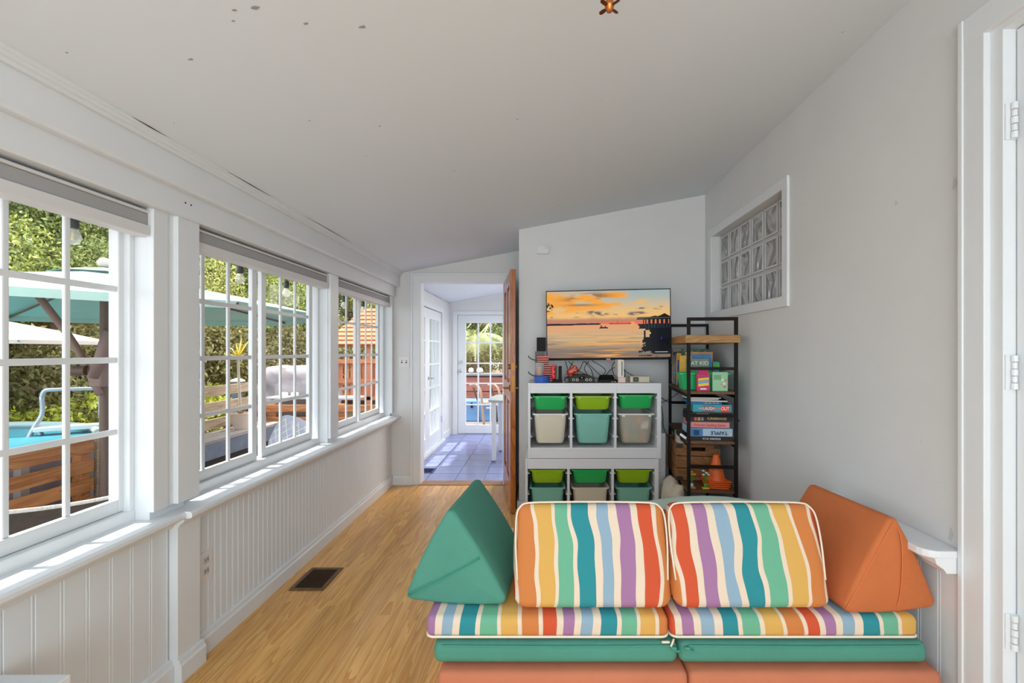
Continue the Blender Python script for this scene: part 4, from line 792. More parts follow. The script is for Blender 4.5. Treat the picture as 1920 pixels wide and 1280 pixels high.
for x, z in ((-.02, .0), (.005, .006), (.02, -.012), (-.03, -.028), (.03, .012)): MB().lathe([(.006, 0), (.005, .004), (0, .005)], (0, 0, 0), 8, M @ Matrix.Translation((x, -.0195, z)) @ Matrix.Rotation(R(90), 4, 'X')).build('button', mat('gold_button', S(230, 190, 120), .4), t, smooth=True)
t = thing('disc_player', 'flat black player with a coil of cable on top', 'media player', (px(1138), 3.48, ZS))
B('case', BLACKP, t, (px(1121), px(1156), 3.42, 3.58, ZS, ZS+.022), bevel=.003); B('front_buttons', mat('badge_silver', (0, 0, 0)), t, (px(1145), px(1148), 3.4185, 3.42, ZS+.005, ZS+.009), (px(1150), px(1153), 3.4185, 3.42, ZS+.005, ZS+.009))
b = MB()
for k in range(4): b.tube([(px(1138)+(.062-.004*k)*math.cos(a), 3.49+(.045-.003*k)*math.sin(a), ZS+.028+.008*k) for a in np.linspace(0, 2*PI, 28, endpoint=False)], .0035, closed=True)
tag(b.build('cable_coil', BLACKP, smooth=True), 'coiled black cable lying on the flat black player', 'cable')
t = thing('game_console', 'slim white game console standing upright under the television', 'game console', (px(1164), 3.47, ZS))
B('stand', mat('stand_peach', S(226, 200, 186), .5), t, (px(1157.5), px(1171), 3.42, 3.56, ZS, ZS+.040), bevel=.003)
B('case', mat('console_white', S(226, 222, 210), .35), t, (px(1157), px(1168.5), 3.425, 3.56, ZS+.0402, ZS+.172), bevel=.003); B('disc_slot', INK, t, (px(1164), px(1165.3), 3.4238, 3.426, ZS+.052, ZS+.160))
t = thing('set_top_box', 'cream box with dark display at right end of the storage top', 'device', (px(1198), 3.45, ZS))
B('case', mat('device_cream', S(206, 198, 176), .45), t, (px(1180), px(1216), 3.42, 3.52, ZS+.001, ZS+.048), bevel=.006); B('display', mat('display_dark', S(44, 50, 38), .15), t, (px(1185), px(1195), 3.417, 3.4205, ZS+.007, ZS+.042)); text('00', .022, Matrix.Translation((px(1190), 3.4165, ZS+.024)) @ FACE, mat('display_digits', S(120, 130, 100), .5), t)
CB = [[(1060, 677), (1064, 690), (1068, 704)], [(1075, 677), (1068, 690), (1062, 702)], [(1066, 677), (1085, 695), (1110, 706)], [(1104, 677), (1096, 690), (1102, 703)], [(1094, 677), (1088, 690), (1082, 700)], [(1110, 676), (1130, 688), (1135, 697), (1126, 708)], [(1095, 677), (1108, 692), (1112, 706)], [(1098, 677), (1120, 698), (1130, 708)], [(1155, 676), (1148, 686), (1150, 700), (1156, 708)], [(1134, 706), (1146, 692), (1158, 686)], [(1168, 690), (1176, 698), (1190, 706)], [(1168, 686), (1172, 700), (1170, 712)]]
ORD = ('first', 'second', 'third', 'fourth', 'fifth', 'sixth', 'seventh', 'eighth', 'ninth', 'tenth', 'eleventh', 'twelfth')
CB.sort(key=lambda c: sum(q[0] for q in c)/len(c))
for k, p in enumerate(CB):
    yy = 3.60+.03*(k % 4)*.8-.02; tag(MB().tube(spline([at(u, v, yy+.01*j) for j, (u, v) in enumerate(p)], 6), .0028).build('cable', BLACKP, smooth=True), '%s black cable from the left in the tangle under the television' % ORD[k], 'cable', 'cables under the television')

# ================================================================ metal bookshelf in the corner, seen end on
SX, SY, SL, SWd, SH = .998, 3.06, .775, .305, 1.588
MS = Matrix.Translation((SX, SY, 0)) @ Matrix.Rotation(R(-7), 4, 'Z')
def W(x, y, z): return MS @ Vector((x, y, z))
SHW = wood_mat('rustic_shelf_board', S(120, 84, 54), S(84, 54, 32), 'Y', .6, 14, .1, .05); SHT = wood_mat('light_shelf_board', S(196, 152, 96), S(140, 98, 52), 'X', .6, 10, .1, .05)
sf = thing('bookshelf', 'tall black metal bookshelf with rustic boards in the corner', 'bookshelf', W(.15, .39, 0))
r = .011
for y in (0, SL):
    for x in (0, SWd): MB().box(x-r, x+r, y-r, y+r, 0, SH-.001, MS).build('post', BLACKM, sf, bevel=.002)
    MB().box(-r, SWd+r, y-r-.0005, y+r+.0005, SH-.022, SH, MS).build('top_bar', BLACKM, sf, bevel=.002)
    for z in (1.245, .93, .588, .25): MB().box(r, SWd-r, y-.009, y+.009, z-.010, z+.010, MS).build('cross_bar', BLACKM, sf)
ZSH = [1.093, .760, .432, .10]
for z in ZSH: MB().box(-.012, SWd+.008, -.004, SL+.004, z-.020, z, MS).build('shelf_board', SHW, sf, bevel=.002)
MB().ext([(-.026, -.018), (.02, -.02), (SWd+.028, -.012), (SWd+.026, SL+.01), (.01, SL+.01), (-.022, .6), (-.03, .3)], 'Z', 1.417, 1.470, MS).build('top_board', SHT, sf, bevel=.004)
for x in (0, SWd):
    for z in ZSH: MB().box(x-.003, x+.003, .012, SL-.012, z-.045, z-.0205, MS).build('side_rail', BLACKM, sf)
    MB().cyl((x+(.012 if x else -.012), 0, .90), (x+(.020 if x else -.020), 0, .90), .006, M=MS).build('bolt', BLACKM, sf)
z1 = ZSH[0]+.0005
# upright books along the open long side, spines to the left
bk = [(.745, .030, .285, S(226, 214, 196), 'cream'), (.712, .030, .275, S(214, 200, 176), 'tan cream'), (.680, .026, .262, S(38, 96, 84), 'dark green'), (.652, .022, .235, S(230, 226, 214), 'thin white'), (.628, .022, .245, S(60, 150, 200), 'sky blue'), (.604, .020, .250, S(212, 64, 50), 'red'), (.582, .020, .215, S(30, 30, 34), 'black'), (.560, .018, .225, S(205, 130, 160), 'pink'), (.538, .020, .245, S(236, 226, 190), 'pale yellow'), (.514, .022, .255, S(238, 190, 60), 'bright yellow'), (.490, .020, .20, S(60, 110, 180), 'royal blue')]
for k, (y, th, h, c, nm) in enumerate(bk):
    t = thing('book', '%s book standing upright in the row on the upper shelf' % nm, 'book', W(.10, y, z1), 'upright books on the upper shelf'); M = MS
    MB().box(.014, .016+.19, y-th/2+.001, y-th/2+.003, z1, z1+h, M).box(.014, .016+.19, y+th/2-.003, y+th/2-.001, z1, z1+h, M).box(.0125, .016, y-th/2+.001, y+th/2-.001, z1, z1+h, M).build('cover', mat('book_%s' % nm, c, .5), t)
    MB().box(.017, .20, y-th/2+.0032, y+th/2-.0032, z1+.003, z1+h-.003, M).build('pages', mat('paper', S(232, 226, 210), .8), t)
    MB().box(.0115, .0124, y-th/2+.004, y+th/2-.004, z1+h*.55, z1+h*.8, M).build('spine_label', mat('spine_%d' % (k % 3), (S(240, 236, 220), S(30, 30, 40), S(230, 160, 50))[k % 3], .5), t)
def faced(nm, lab, x0, x1, y, h, c, th=.02, zz=z1, txt=None, tc=None, ts=.03, ty=.8, lean=0):
    t = thing(nm, lab, 'book', W((x0+x1)/2, y, zz)); M = MS @ Matrix.Translation((0, y, zz)) @ Matrix.Rotation(R(-lean), 4, 'X')
    MB().box(x0, x1, 0, .0025, 0, h, M).box(x0, x1, th-.0025, th, 0, h, M).box(x0, x0+.0025, .0025, th-.0025, 0, h, M).build('cover', mat('cover_'+lab[:14], c, .5, noise=.12, scale=30), t)
    MB().box(x0+.003, x1-.003, .0028, th-.0028, .002, h-.003, M).build('pages', mat('paper', (0, 0, 0)), t)
    if txt: text(txt, ts, M @ Matrix.Translation(((x0+x1)/2, -.0012, h*ty)) @ FACE, mat('title_'+lab[:10], tc, .5), t, 'title', bold=.0006)
    return t, M
t, M = faced('book', 'tall dark green book with leafy cover behind the others', .035, .235, .43, .285, S(52, 92, 66))
for k in range(22): x = .05+.17*random.random(); z = .25+.03*random.random(); MB().ext([(0, -.008), (.003, 0), (0, .008), (-.003, 0)], 'Y', -.0012, 0, M @ Matrix.Translation((x, 0, z)) @ Matrix.Rotation(random.random()*6, 4, 'Y')).build('leaf_print', mat('leafprint', S(150, 190, 160), .6), t)
faced('book', 'orange and tan picture book behind the cat book', .05, .25, .385, .262, S(214, 150, 84))
faced('book', 'blue picture book leaning behind the green bin', .04, .235, .358, .245, S(74, 134, 186), lean=0)
faced('book', 'golden yellow book standing behind the green bin', .0, .085, .330, .235, S(232, 178, 60))
faced('book', 'grey green comic book titled with white block letters', .045, .205, .306, .212, S(128, 150, 134), txt='CAT KID', tc=S(245, 240, 225), ts=.040, ty=.84)
t = thing('card_box', 'small turquoise box lying behind the pale green box', 'box', W(.24, .42, z1))
MB().box(.245, .29, .36, .46, z1, z1+.19, MS).build('carton', mat('teal_carton', S(70, 178, 200), .5, noise=.15, scale=25), t, bevel=.001); MB().box(.252, .294, .3592, .36, z1+.14, z1+.18, MS).build('print', mat('green_dot', S(96, 190, 70), .5), t)
# green bin, toy boxes
t = thing('storage_bin', 'bright green bin on the upper shelf of the bookshelf', 'bin', W(.15, .14, z1)); PG = mat('bin_bright_green', S(34, 200, 112), .35)
def tub(x0, x1, y0, y1, zz, h, ins, m, t, M):
    b = MB(); A = [(x0+ins, y0+ins), (x1-ins, y0+ins), (x1-ins, y1-ins), (x0+ins, y1-ins)]; T_ = [(x0, y0), (x1, y0), (x1, y1), (x0, y1)]; k = .004; I = [(x0+k, y0+k), (x1-k, y0+k), (x1-k, y1-k), (x0+k, y1-k)]
    vs = [(*p, zz) for p in A]+[(*p, zz+h) for p in T_]+[(*p, zz+h) for p in I]+[((p[0]-(x0+x1)/2)*.96+(x0+x1)/2, (p[1]-(y0+y1)/2)*.96+(y0+y1)/2, zz+.005) for p in A]
    fs = [(0, 1, 2, 3)]+[(i, (i+1) % 4, (i+1) % 4+4, i+4) for i in range(4)]+[(i+4, (i+1) % 4+4, (i+1) % 4+8, i+8) for i in range(4)]+[(i+8, (i+1) % 4+8, (i+1) % 4+12, i+12) for i in range(4)]+[(12, 13, 14, 15)]
    return b.add(vs, fs, M).build('tub', m, t)
tub(-.030, .285, .095, .29, z1, .115, .018, PG, t, MS)
MB().box(-.042, .297, .083, .094, z1+.108, z1+.117, MS).box(-.042, .297, .291, .302, z1+.108, z1+.117, MS).box(-.042, -.031, .094, .291, z1+.1085, z1+.1165, MS).box(.286, .297, .094, .291, z1+.1085, z1+.1165, MS).build('rim', PG, t)
t = thing('toy_box', 'pink and yellow hanging toy box in front of the green bin', 'box', W(.08, 0, z1)); M = MS @ Matrix.Translation((.058, .016, z1)) @ Matrix.Rotation(R(4), 4, 'Z')
MB().box(0, .085, 0, .030, 0, .115, M).build('carton', mat('pink_carton', S(214, 40, 104), .45), t, bevel=.001); MB().box(.012, .075, .008, .014, .1155, .155, M).build('hang_tab', mat('pink_carton', (0, 0, 0)), t)
for z0, z2, c in ((.030, .048, S(244, 214, 60)), (.050, .066, S(110, 180, 222)), (.068, .084, S(246, 206, 50)), (.086, .098, S(180, 60, 130))): MB().ext([(.008, z0), (.078, z0+.008), (.078, z2+.008), (.008, z2)], 'Y', -.0008, 0, M).build('print', mat('print_%d' % int(z0*1000), c, .5), t)
MB().box(.022, .062, -.0008, 0, .009, .019, M).build('print', mat('white_print', (.85, .85, .85), .5), t)
t = thing('toy_box', 'pale green box with small cartoon icons on the upper shelf', 'box', W(.2, 0, z1)); M = MS @ Matrix.Translation((.160, .024, z1)) @ Matrix.Rotation(R(-3), 4, 'Z')
MB().box(0, .098, 0, .055, 0, .128, M).build('carton', mat('pale_green_carton', S(150, 206, 160), .5), t, bevel=.001); MB().box(.008, .055, -.0006, 0, .075, .108, M).build('print', mat('small_print', S(112, 168, 124), .5, noise=.35, scale=300), t)
for x, z, c in ((.066, .075, S(232, 232, 226)), (.083, .073, S(236, 120, 60)), (.060, .045, S(226, 150, 150)), (.078, .030, S(234, 90, 50)), (.074, .050, S(240, 236, 230))): MB().cyl((x, -.0012, z), (x, 0, z), .008, n=10, M=M).build('icon', mat('icon_%d' % int(x*1e3), c, .5), t)
# game boxes on the middle shelf
z = ZSH[1]+.0005; WH = mat('white_print', (0, 0, 0))
def game(lab, x0, x1, dep, h, c, zz, rot=0, y=.018, txt=(), blocks=()):
    t = thing('board_game', lab, 'board game', W((x0+x1)/2, .12, zz), 'board games stacked on the middle shelf'); M = MS @ Matrix.Translation((x0, y, zz)) @ Matrix.Rotation(R(rot), 4, 'Z'); w_ = x1-x0
    MB().box(.002, w_-.002, .002, dep-.002, 0, h*.3, M).build('box_base', mat('card_inner', S(70, 66, 60), .6), t); MB().box(0, w_, 0, dep, h*.12, h-.0006, M).build('box_lid', mat('lid_'+lab[:16], c, .45), t, bevel=.001)
    for a, b_, c0, c1, cc in blocks: MB().box(w_*a, w_*b_, -.0008, 0, h*c0, h*c1, M).build('print', mat('gp_%s_%d' % (lab[:6], int(a*100)), cc, .5), t)
    for s, cx, sz, cc, wd, flip in txt: text(s, sz, M @ Matrix.Translation((w_*cx, -.0016, h*.52)) @ FACE @ (Matrix.Rotation(PI, 4, 'Z') if flip else Matrix.Identity(4)), mat('gt_'+s, cc, .5), t, 'title', bold=.0005, width=wd)
    return zz+h
GB_ = mat('x', (0, 0, 0))
z = game('flat black chess box at bottom of the game stack', .013, .292, .30, .022, S(18, 18, 20), z, txt=[('CHESS', .5, .014, S(200, 200, 200), .12, False)])
z = game('pale blue word game box with upside down title', .013, .290, .27, .059, S(176, 206, 232), z, .6, txt=[('TAPPLE', .68, .034, S(20, 24, 34), .11, True)], blocks=[(.02, .30, .08, .95, S(70, 130, 190)), (.08, .22, .2, .8, S(28, 60, 100)), (.92, .97, .12, .5, S(236, 214, 190))])
z = game('salmon pink game box in the game stack', .014, .268, .255, .043, S(226, 142, 142), z, -1, txt=[('Princess Spelling Game', .5, .022, S(196, 76, 96), .20, False)])
z = game('black cribbage box with gold title', .013, .290, .25, .046, S(16, 16, 18), z, .6, txt=[('CRIBBAGE', .63, .022, S(214, 178, 96), .125, False)], blocks=[(.10, .16, .2, .75, S(222, 100, 70)), (.18, .24, .2, .75, S(226, 150, 90)), (.26, .32, .2, .75, S(120, 150, 130))])
z = game('thin black game box under the turquoise one', .014, .284, .25, .016, S(26, 26, 28), z, 0, blocks=[(.15, .45, .35, .7, S(170, 170, 170))])
z = game('turquoise party game box with white and red title', .030, .282, .24, .056, S(28, 160, 172), z, -1, txt=[('YOU', .20, .014, S(232, 190, 180), .03, False), ('LAUGH', .41, .030, S(240, 236, 226), .072, False), ("YOU'RE", .63, .014, S(236, 120, 96), .042, False), ('OUT', .83, .032, S(246, 240, 230), .052, False)], blocks=[(.25, .565, .12, .88, S(120, 96, 110)), (.72, .95, .12, .88, S(226, 58, 44))])
for k, (lab, c, x0, x1, h, rot) in enumerate((('blue activity book with a row of coloured dots', S(48, 120, 180), -.02, .19, .018, 2), ('thin dark magazine above the blue activity book', S(40, 40, 44), -.03, .21, .012, -4), ('white paper pad high on the game stack', S(222, 218, 210), -.01, .18, .010, 3), ('black folder on top of the game stack', S(20, 20, 22), -.04, .16, .009, -3))):
    t = thing('activity_book', lab, 'book', W(.1, .12, z)); M = MS @ Matrix.Translation((max(x0, .016), .024, z)) @ Matrix.Rotation(R(rot), 4, 'Z'); w_ = x1-x0
    MB().box(0, w_, 0, .24, 0, .0018, M).box(0, w_, 0, .24, h-.0024, h-.0006, M).build('cover', mat('ab_%d' % k, c, .5), t); MB().box(.003, w_-.003, .001, .238, .0019, h-.0025, M).build('pages', mat('ab_pages_%d' % k, S(226, 222, 210) if k else S(48, 120, 180), .7), t)
    if k == 0:
        for q in range(8): MB().cyl((.09+q*.013, .0004, .009), (.09+q*.013, -.0008, .009), .0045, n=8, M=M).build('dot', mat('dot_%d' % (q % 4), (S(226, 70, 60), S(240, 190, 60), S(110, 190, 90), S(240, 200, 80))[q % 4], .5), t)
    z += h
t = thing('board_game', 'black cylinder box hanging over the left edge of the middle shelf', 'board game', W(-.03, .1, ZSH[1]-.06)); M = MS @ Matrix.Translation((-.072, .06, ZSH[1]+.030)) @ Matrix.Rotation(R(35), 4, 'Y') @ Matrix.Rotation(R(-20), 4, 'Z')
MB().box(0, .11, 0, .16, 0, .035, M).build('box_lid', BLACKP, t, bevel=.002); MB().box(.02, .07, -.0008, 0, .010, .026, M).build('print', WH, t)
# wooden crate, cones and toys on the lower shelf
z = ZSH[2]+.0005; CRW = wood_mat('crate_pine', S(158, 108, 62), S(112, 70, 36), 'X', .6, 12, .08, .15)
t = thing('wooden_crate', 'wooden crate with cut out handle and metal corners', 'crate', W(.13, .42, z)); x0, x1, y0, y1, hh = -.045, .262, .215, .60, .262
for k in range(3): 
    a, b_ = z+.004+k*hh/3, z+.002+(k+1)*hh/3
    if k < 2: MB().box(x0+.012, x1-.012, y0, y0+.012, a, b_-.003, MS).build('board', CRW, t, bevel=.0015)
    else:
        mid = (x0+x1)/2
        for q in ((x0+.012, mid-.05, a, b_), (mid+.05, x1-.012, a, b_), (mid-.05, mid+.05, a, a+.035), (mid-.05, mid+.05, a+.062, b_)): MB().box(q[0], q[1], y0, y0+.012, q[2], q[3]-.0005, MS).build('board', CRW, t)
    MB().box(x0+.012, x1-.012, y1-.012, y1, a, b_-.003, MS).build('board', CRW, t)
    for xx in (x0, x1-.012): MB().box(xx, xx+.012, y0, y1, a, b_-.003, MS).build('board', CRW, t, bevel=.0015)
MB().box(x0+.012, x1-.012, y0+.012, y1-.012, z, z+.010, MS).build('base', CRW, t)
MET = mat('dark_corner_metal', S(78, 70, 64), .4, .6)
for xx in (x0, x1-.045):
    for zz in (z+.002, z+hh-.03): MB().box(xx-.001, xx+.046, y0-.0015, y0, zz, zz+.028, MS).build('corner_plate', MET, t); [MB().cyl((xx+q, y0-.0015, zz+.014), (xx+q, y0-.004, zz+.014), .004, n=8, M=MS).build('rivet', MET, t) for q in (.012, .032)]
tag(MB().lathe([(.0, 0), (.09, 0), (.104, .012), (.106, .020), (.098, .026), (.085, .030), (0, .030)], (0, 0, 0), 28, MS @ Matrix.Translation((.075, .34, z+.245)) @ Matrix.Rotation(R(8), 4, 'X')).build('flying_disc', mat('disc_white', S(226, 222, 210), .5), smooth='auto'), 'white plastic disc lying on top of the wooden crate', 'disc')
t, M = faced('card_game', 'dark card game box with red lettering in the crate', .10, .21, .44, .10, S(26, 24, 28), th=.03, zz=z+.22, txt='UNO', tc=S(236, 60, 44), ts=.026, ty=.70)
t['category'] = 'card game'
faced('book', 'grey green book leaning inside the wooden crate', -.02, .06, .40, .15, S(150, 172, 150), zz=z+.18, lean=8)
faced('book', 'pale book standing at left inside the wooden crate', -.03, .0, .30, .13, S(206, 196, 176), zz=z+.19)
CO = mat('cone_orange', S(240, 104, 30), .45); zz = z
for k, nm in enumerate(('bottom', 'second', 'third', 'topmost')):
    t = thing('sport_cone', ('%s orange cone in the nested stack, only its base edge showing' % nm) if k < 3 else 'topmost orange cone of the nested stack', 'cone', W(.225, .065, zz), 'nested orange cones'); M = MS @ Matrix.Translation((.200+.004*(k % 2), .106, zz)) @ Matrix.Rotation(R(5*k-6), 4, 'Z')
    MB().rbox(-.078, .078, -.078, .078, 0, .008, .004, 4, M=M).build('base', CO, t, smooth='auto')
    if k == 3: MB().lathe([(.063, .008), (.060, .016), (.045, .075), (.040, .078), (.024, .150), (.018, .176), (.014, .1765), (.036, .078), (.055, .008)], (0, 0, 0), 24, M).build('cone', CO, t, smooth='auto')
    else: MB().lathe([(.070, .008), (.066, .0125), (.062, .0128), (.064, .008)], (0, 0, 0), 24, M).build('cone', CO, t, smooth='auto')
    zz += .0135
for (x, lab, c, n) in ((.015, 'toy figure holding yellow flowers on the lower shelf', S(244, 190, 40), 4), (.105, 'toy figure holding white flowers beside the cones', S(240, 238, 228), 5)):
    t = thing('toy_flowers', lab, 'toy', W(x, .03, z)); M = MS @ Matrix.Translation((x+.012, .030, z)); GN = mat('toy_green', S(70, 150, 50), .4)
    MB().box(-.022, .022, -.014, .014, 0, .010, M).build('base', mat('toy_base_%s' % lab[19:24], S(196, 150, 90) if x < .05 else S(226, 200, 40), .4), t, bevel=.002)
    MB().rbox(-.010, .010, -.008, .008, .010, .034, .004, 3, M=M).build('body', mat('toy_body_%s' % lab[19:24], S(236, 232, 220) if x < .05 else S(60, 160, 70), .4), t, smooth=True)
    for k in range(n):
        a = 2*PI*k/n; q = Vector((.018*math.cos(a), .008*math.sin(a), .095+.012*(k % 3)))
        MB().tube([(0, 0, .03), (q.x*.4, q.y, .065), tuple(q)], .0022, 5, M=M).build('stem', GN, t); MB().lathe([(0, -.007), (.010, -.002), (.011, .004), (.004, .006), (0, .004)], q, 7, M).build('blossom', mat('blossom_'+lab[19:24], c, .5), t, smooth=True)
# corrugated white panel, sack and loose cables between storage and bookshelf
t = thing('ribbed_panel', 'white ribbed panel leaning between storage unit and bookshelf', 'panel', (.905, 3.44, .36))
xa, xb = .895, .955; B('sheet', WHITEP, t, (xa, xb, 3.47, 3.485, .0, .735), bevel=.002)
for k in range(44): z_ = .10+k*.0144; B('rib', WHITEP, t, (xa+.012, xb-.004, 3.466, 3.4699, z_, z_+.007))
bm = MB().rbox(.90, 1.02, 3.12, 3.40, .0, .41, .055, 12, .02); A = np.array(bm.v); n = np.array([fbm(A[:, 0]*14+A[:, 2]*5, A[:, 1]*14+A[:, 2]*9, 3, 4)]).T-.5; c_ = A.mean(0); A = A+(A-c_)/np.linalg.norm(A-c_, axis=1)[:, None]*n*.09; A[:, 2] = np.maximum(A[:, 2], .002); A[:, 0] = np.clip(A[:, 0], .885, .985+.07*np.clip((A[:, 1]-3.1)/.3, 0, 1)); bm.v = [tuple(q) for q in A]
MS_SACK = bm.build('cloth_sack', mat('beige_cloth', S(206, 192, 170), .9, noise=.1, scale=10), smooth=True, label='crumpled beige cloth sack on the floor by the bookshelf', cat='sack')
for k, (p, lab) in enumerate((([(1240, 745), (1250, 752), (1262, 754), (1275, 755)], 'black cable running from storage top to bookshelf'), ([(1240, 755), (1255, 748), (1272, 737)], 'black cable rising behind the storage to the books'), ([(1240, 760), (1243, 780), (1244, 800), (1252, 818)], 'black cable dangling beside the storage unit'), ([(1347, 828), (1356, 850), (1366, 872), (1374, 888)], 'black cable hanging down behind the orange cones'))):
    yy = 3.80 if k < 3 else 3.75; tag(MB().tube(spline([at(u, v, yy) for u, v in p], 6), .0025).build('cable', BLACKP, smooth=True), lab, 'cable')
t = thing('wall_sticker', 'tiny colourful flower decoration on the wall behind the bookshelf', 'decoration', (1.395, 3.2, .47))
y_ = F*XR/(1380-CU); z_ = at(1380, 885, y_).z
for k, c in enumerate((S(226, 70, 60), S(240, 200, 60), S(240, 210, 80), S(150, 120, 180))): MB().cyl((XR-.004, y_+.012*(k % 2), z_-.012*k+.02), (XR-.0005, y_+.012*(k % 2), z_-.012*k+.02), .008, n=8).build('petal', mat('petal_%d' % k, c, .6), t)
# ================================================================ table in the tiled room
t = thing('side_table', 'small white leg table with grey top seen past the open door', 'table', (-.3, 5.9, 0)); TG = mat('table_grey', S(176, 182, 186), .4)
pts = [(-.635+.0, 5.55), (-.25, 5.45), (.05, 5.55), (.05, 6.25), (-.25, 6.35), (-.60, 6.25), (-.655, 5.9)]; MB().ext([(p[0], p[1]) for p in pts], 'Z', .735, .765).build('table_top', TG, t, bevel=.006)
for x, y in ((-.57, 5.60), (-.54, 6.18), (0, 5.6), (0, 6.18)): B('leg', TRIM, t, (x-.026, x+.026, y-.026, y+.026, .02, .7345), bevel=.003); B('foot', mat('foot_grey', (.25, .25, .26), .5), t, (x-.02, x+.02, y-.02, y+.02, .002, .0198))

# ================================================================ garden and deck outside the windows
MB().box(-45, 30, -12, 60, -.75, -.62).build('ground', mat('leaf_litter', S(120, 96, 70), .95, noise=.3, scale=3), kind=ST, label='brown leaf strewn ground of the garden', cat='ground')
# earth bank behind the pool
nx, ny = 30, 60; vs = []; fs = []
for i in range(ny):
    for j in range(nx):
        y = 1+i*.5; x = -7.6-j*.35+.02*y; vs.append((x, y, -.64+min(2.4, max(0, (-x-7.9)*.62))+.35*(fbm(np.array([x*1.1]), np.array([y*1.1]), 3, 5)[0]-.4)))
fs = [(i*nx+j, i*nx+j+1, (i+1)*nx+j+1, (i+1)*nx+j) for i in range(ny-1) for j in range(nx-1)]
MB().add(vs, fs).build('earth_bank', mat('bank_earth', S(138, 96, 72), .95, noise=.4, scale=5), smooth=True, kind=ST, label='brown earth bank rising behind the pool', cat='bank')
# deck boards
GD = wood_mat('weathered_deck', S(176, 178, 184), S(120, 124, 134), 'Y', .8, 6, .2, .1); dk = thing('deck', 'weathered grey plank deck outside the windows', 'deck', (-3.1, 3.3, -.2), kind=ST)
me = box_mesh('deck_board', .134, 8.4, .03, GD)
for k in range(20): link('deck_board', me, (-1.74-.14*k, 3.0, -.18), dk)
B('joists', mat('joist', S(80, 70, 60), .9), dk, (-4.5, -1.68, -1.2, 7.2, -.60, -.185))
d2 = thing('deck', 'low deck outside the glazed end door', 'deck', (-.8, 9.5, -.1), kind=ST); GD2 = wood_mat('weathered_deck_2', S(176, 164, 160), S(130, 116, 112), 'X', .8, 6, .2, .1); me = box_mesh('deck_board', 5.6, .134, .03, GD2)
for k in range(26): link('deck_board', me, (-.5, 7.66+.14*k, -.04), d2)
B('joists', mat('joist', (0, 0, 0)), d2, (-3.3, 2.3, 7.6, 11.3, -.6, -.045))
OW = wood_mat('orange_stained_board', S(206, 136, 80), S(150, 84, 42), 'Y', .55, 7, .15, .15); OWX = wood_mat('orange_stained_board_x', S(206, 136, 80), S(150, 84, 42), 'X', .55, 7, .15, .15)
WW = wood_mat('weathered_board', S(196, 172, 144), S(146, 118, 92), 'Y', .8, 7, .2, .12)
def rail(lab, x, y0, y1, zs, h, m, posts, zt):
    t = thing('deck_railing', lab, 'railing', (x, (y0+y1)/2, -.15))
    for z in zs: B('board', m, t, (x-.018, x+.018, y0, y1, z-h, z), bevel=.003)
    for y in posts: B('post', m, t, (x-.11, x-.019, y-.045, y+.045, -.6, zt), bevel=.004)
rail('orange stained plank railing in front of the pool', -4.43, 2.3, 4.50, (.485, .30, .115, -.07), .122, OW, (2.5, 3.5, 4.45), .50)
rail('weathered plank back of the deck bench', -4.47, 4.75, 7.05, (.884, .665, .435), .135, WW, (4.85, 5.9), .88)
MB().box(-4.49, -4.45, 4.57, 4.735, -.15, .50).build('board', WW, bpy.data.objects['deck_railing.001'], bevel=.004)
t = thing('deck_railing', 'orange plank railing across the end of the deck', 'railing', (-3.3, 7.05, -.15))
for z in (.53, .34, .15): B('board', OWX, t, (-4.40, -1.9, 7.03, 7.065, z-.105, z), bevel=.003)
for x in (-4.2, -3.1, -2.0): B('post', OWX, t, (x-.045, x+.045, 7.066, 7.15, -.6, .54))
t = thing('deck_post', 'blue grey painted post with white pointed cap behind the bench', 'post', (-4.45, 6.85, -.15)); B('shaft', mat('blue_grey_paint', S(96, 116, 136), .6, noise=.1), t, (-4.60, -4.50, 6.78, 6.89, -.15, .90), bevel=.004)
MB().add([(-4.62, 6.76, .901), (-4.48, 6.76, .901), (-4.48, 6.91, .901), (-4.62, 6.91, .901), (-4.62, 6.76, .925), (-4.48, 6.76, .925), (-4.48, 6.91, .925), (-4.62, 6.91, .925), (-4.55, 6.835, .965)], [(3, 2, 1, 0), (0, 1, 5, 4), (1, 2, 6, 5), (2, 3, 7, 6), (3, 0, 4, 7), (4, 5, 8), (5, 6, 8), (6, 7, 8), (7, 4, 8)]).build('cap', mat('cap_white', S(226, 216, 206), .6), t)
t = thing('deck_bench', 'long grey built in bench along the deck', 'bench', (-4.2, 5.9, -.15)); BW = wood_mat('bench_board', S(190, 176, 168), S(140, 126, 120), 'Y', .8, 6, .2, .1)
for k in range(3): B('seat_board', BW, t, (-4.43+.155*k, -4.285+.155*k, 4.75, 7.0, .24, .28), bevel=.003)
B('fascia', mat('bench_grey', S(116, 122, 136), .7, noise=.15), t, (-4.0, -3.97, 4.75, 7.0, .05, .239)); B('support', mat('bench_dark', S(70, 60, 52), .8), t, (-4.35, -4.05, 4.8, 6.95, -.15, .239))
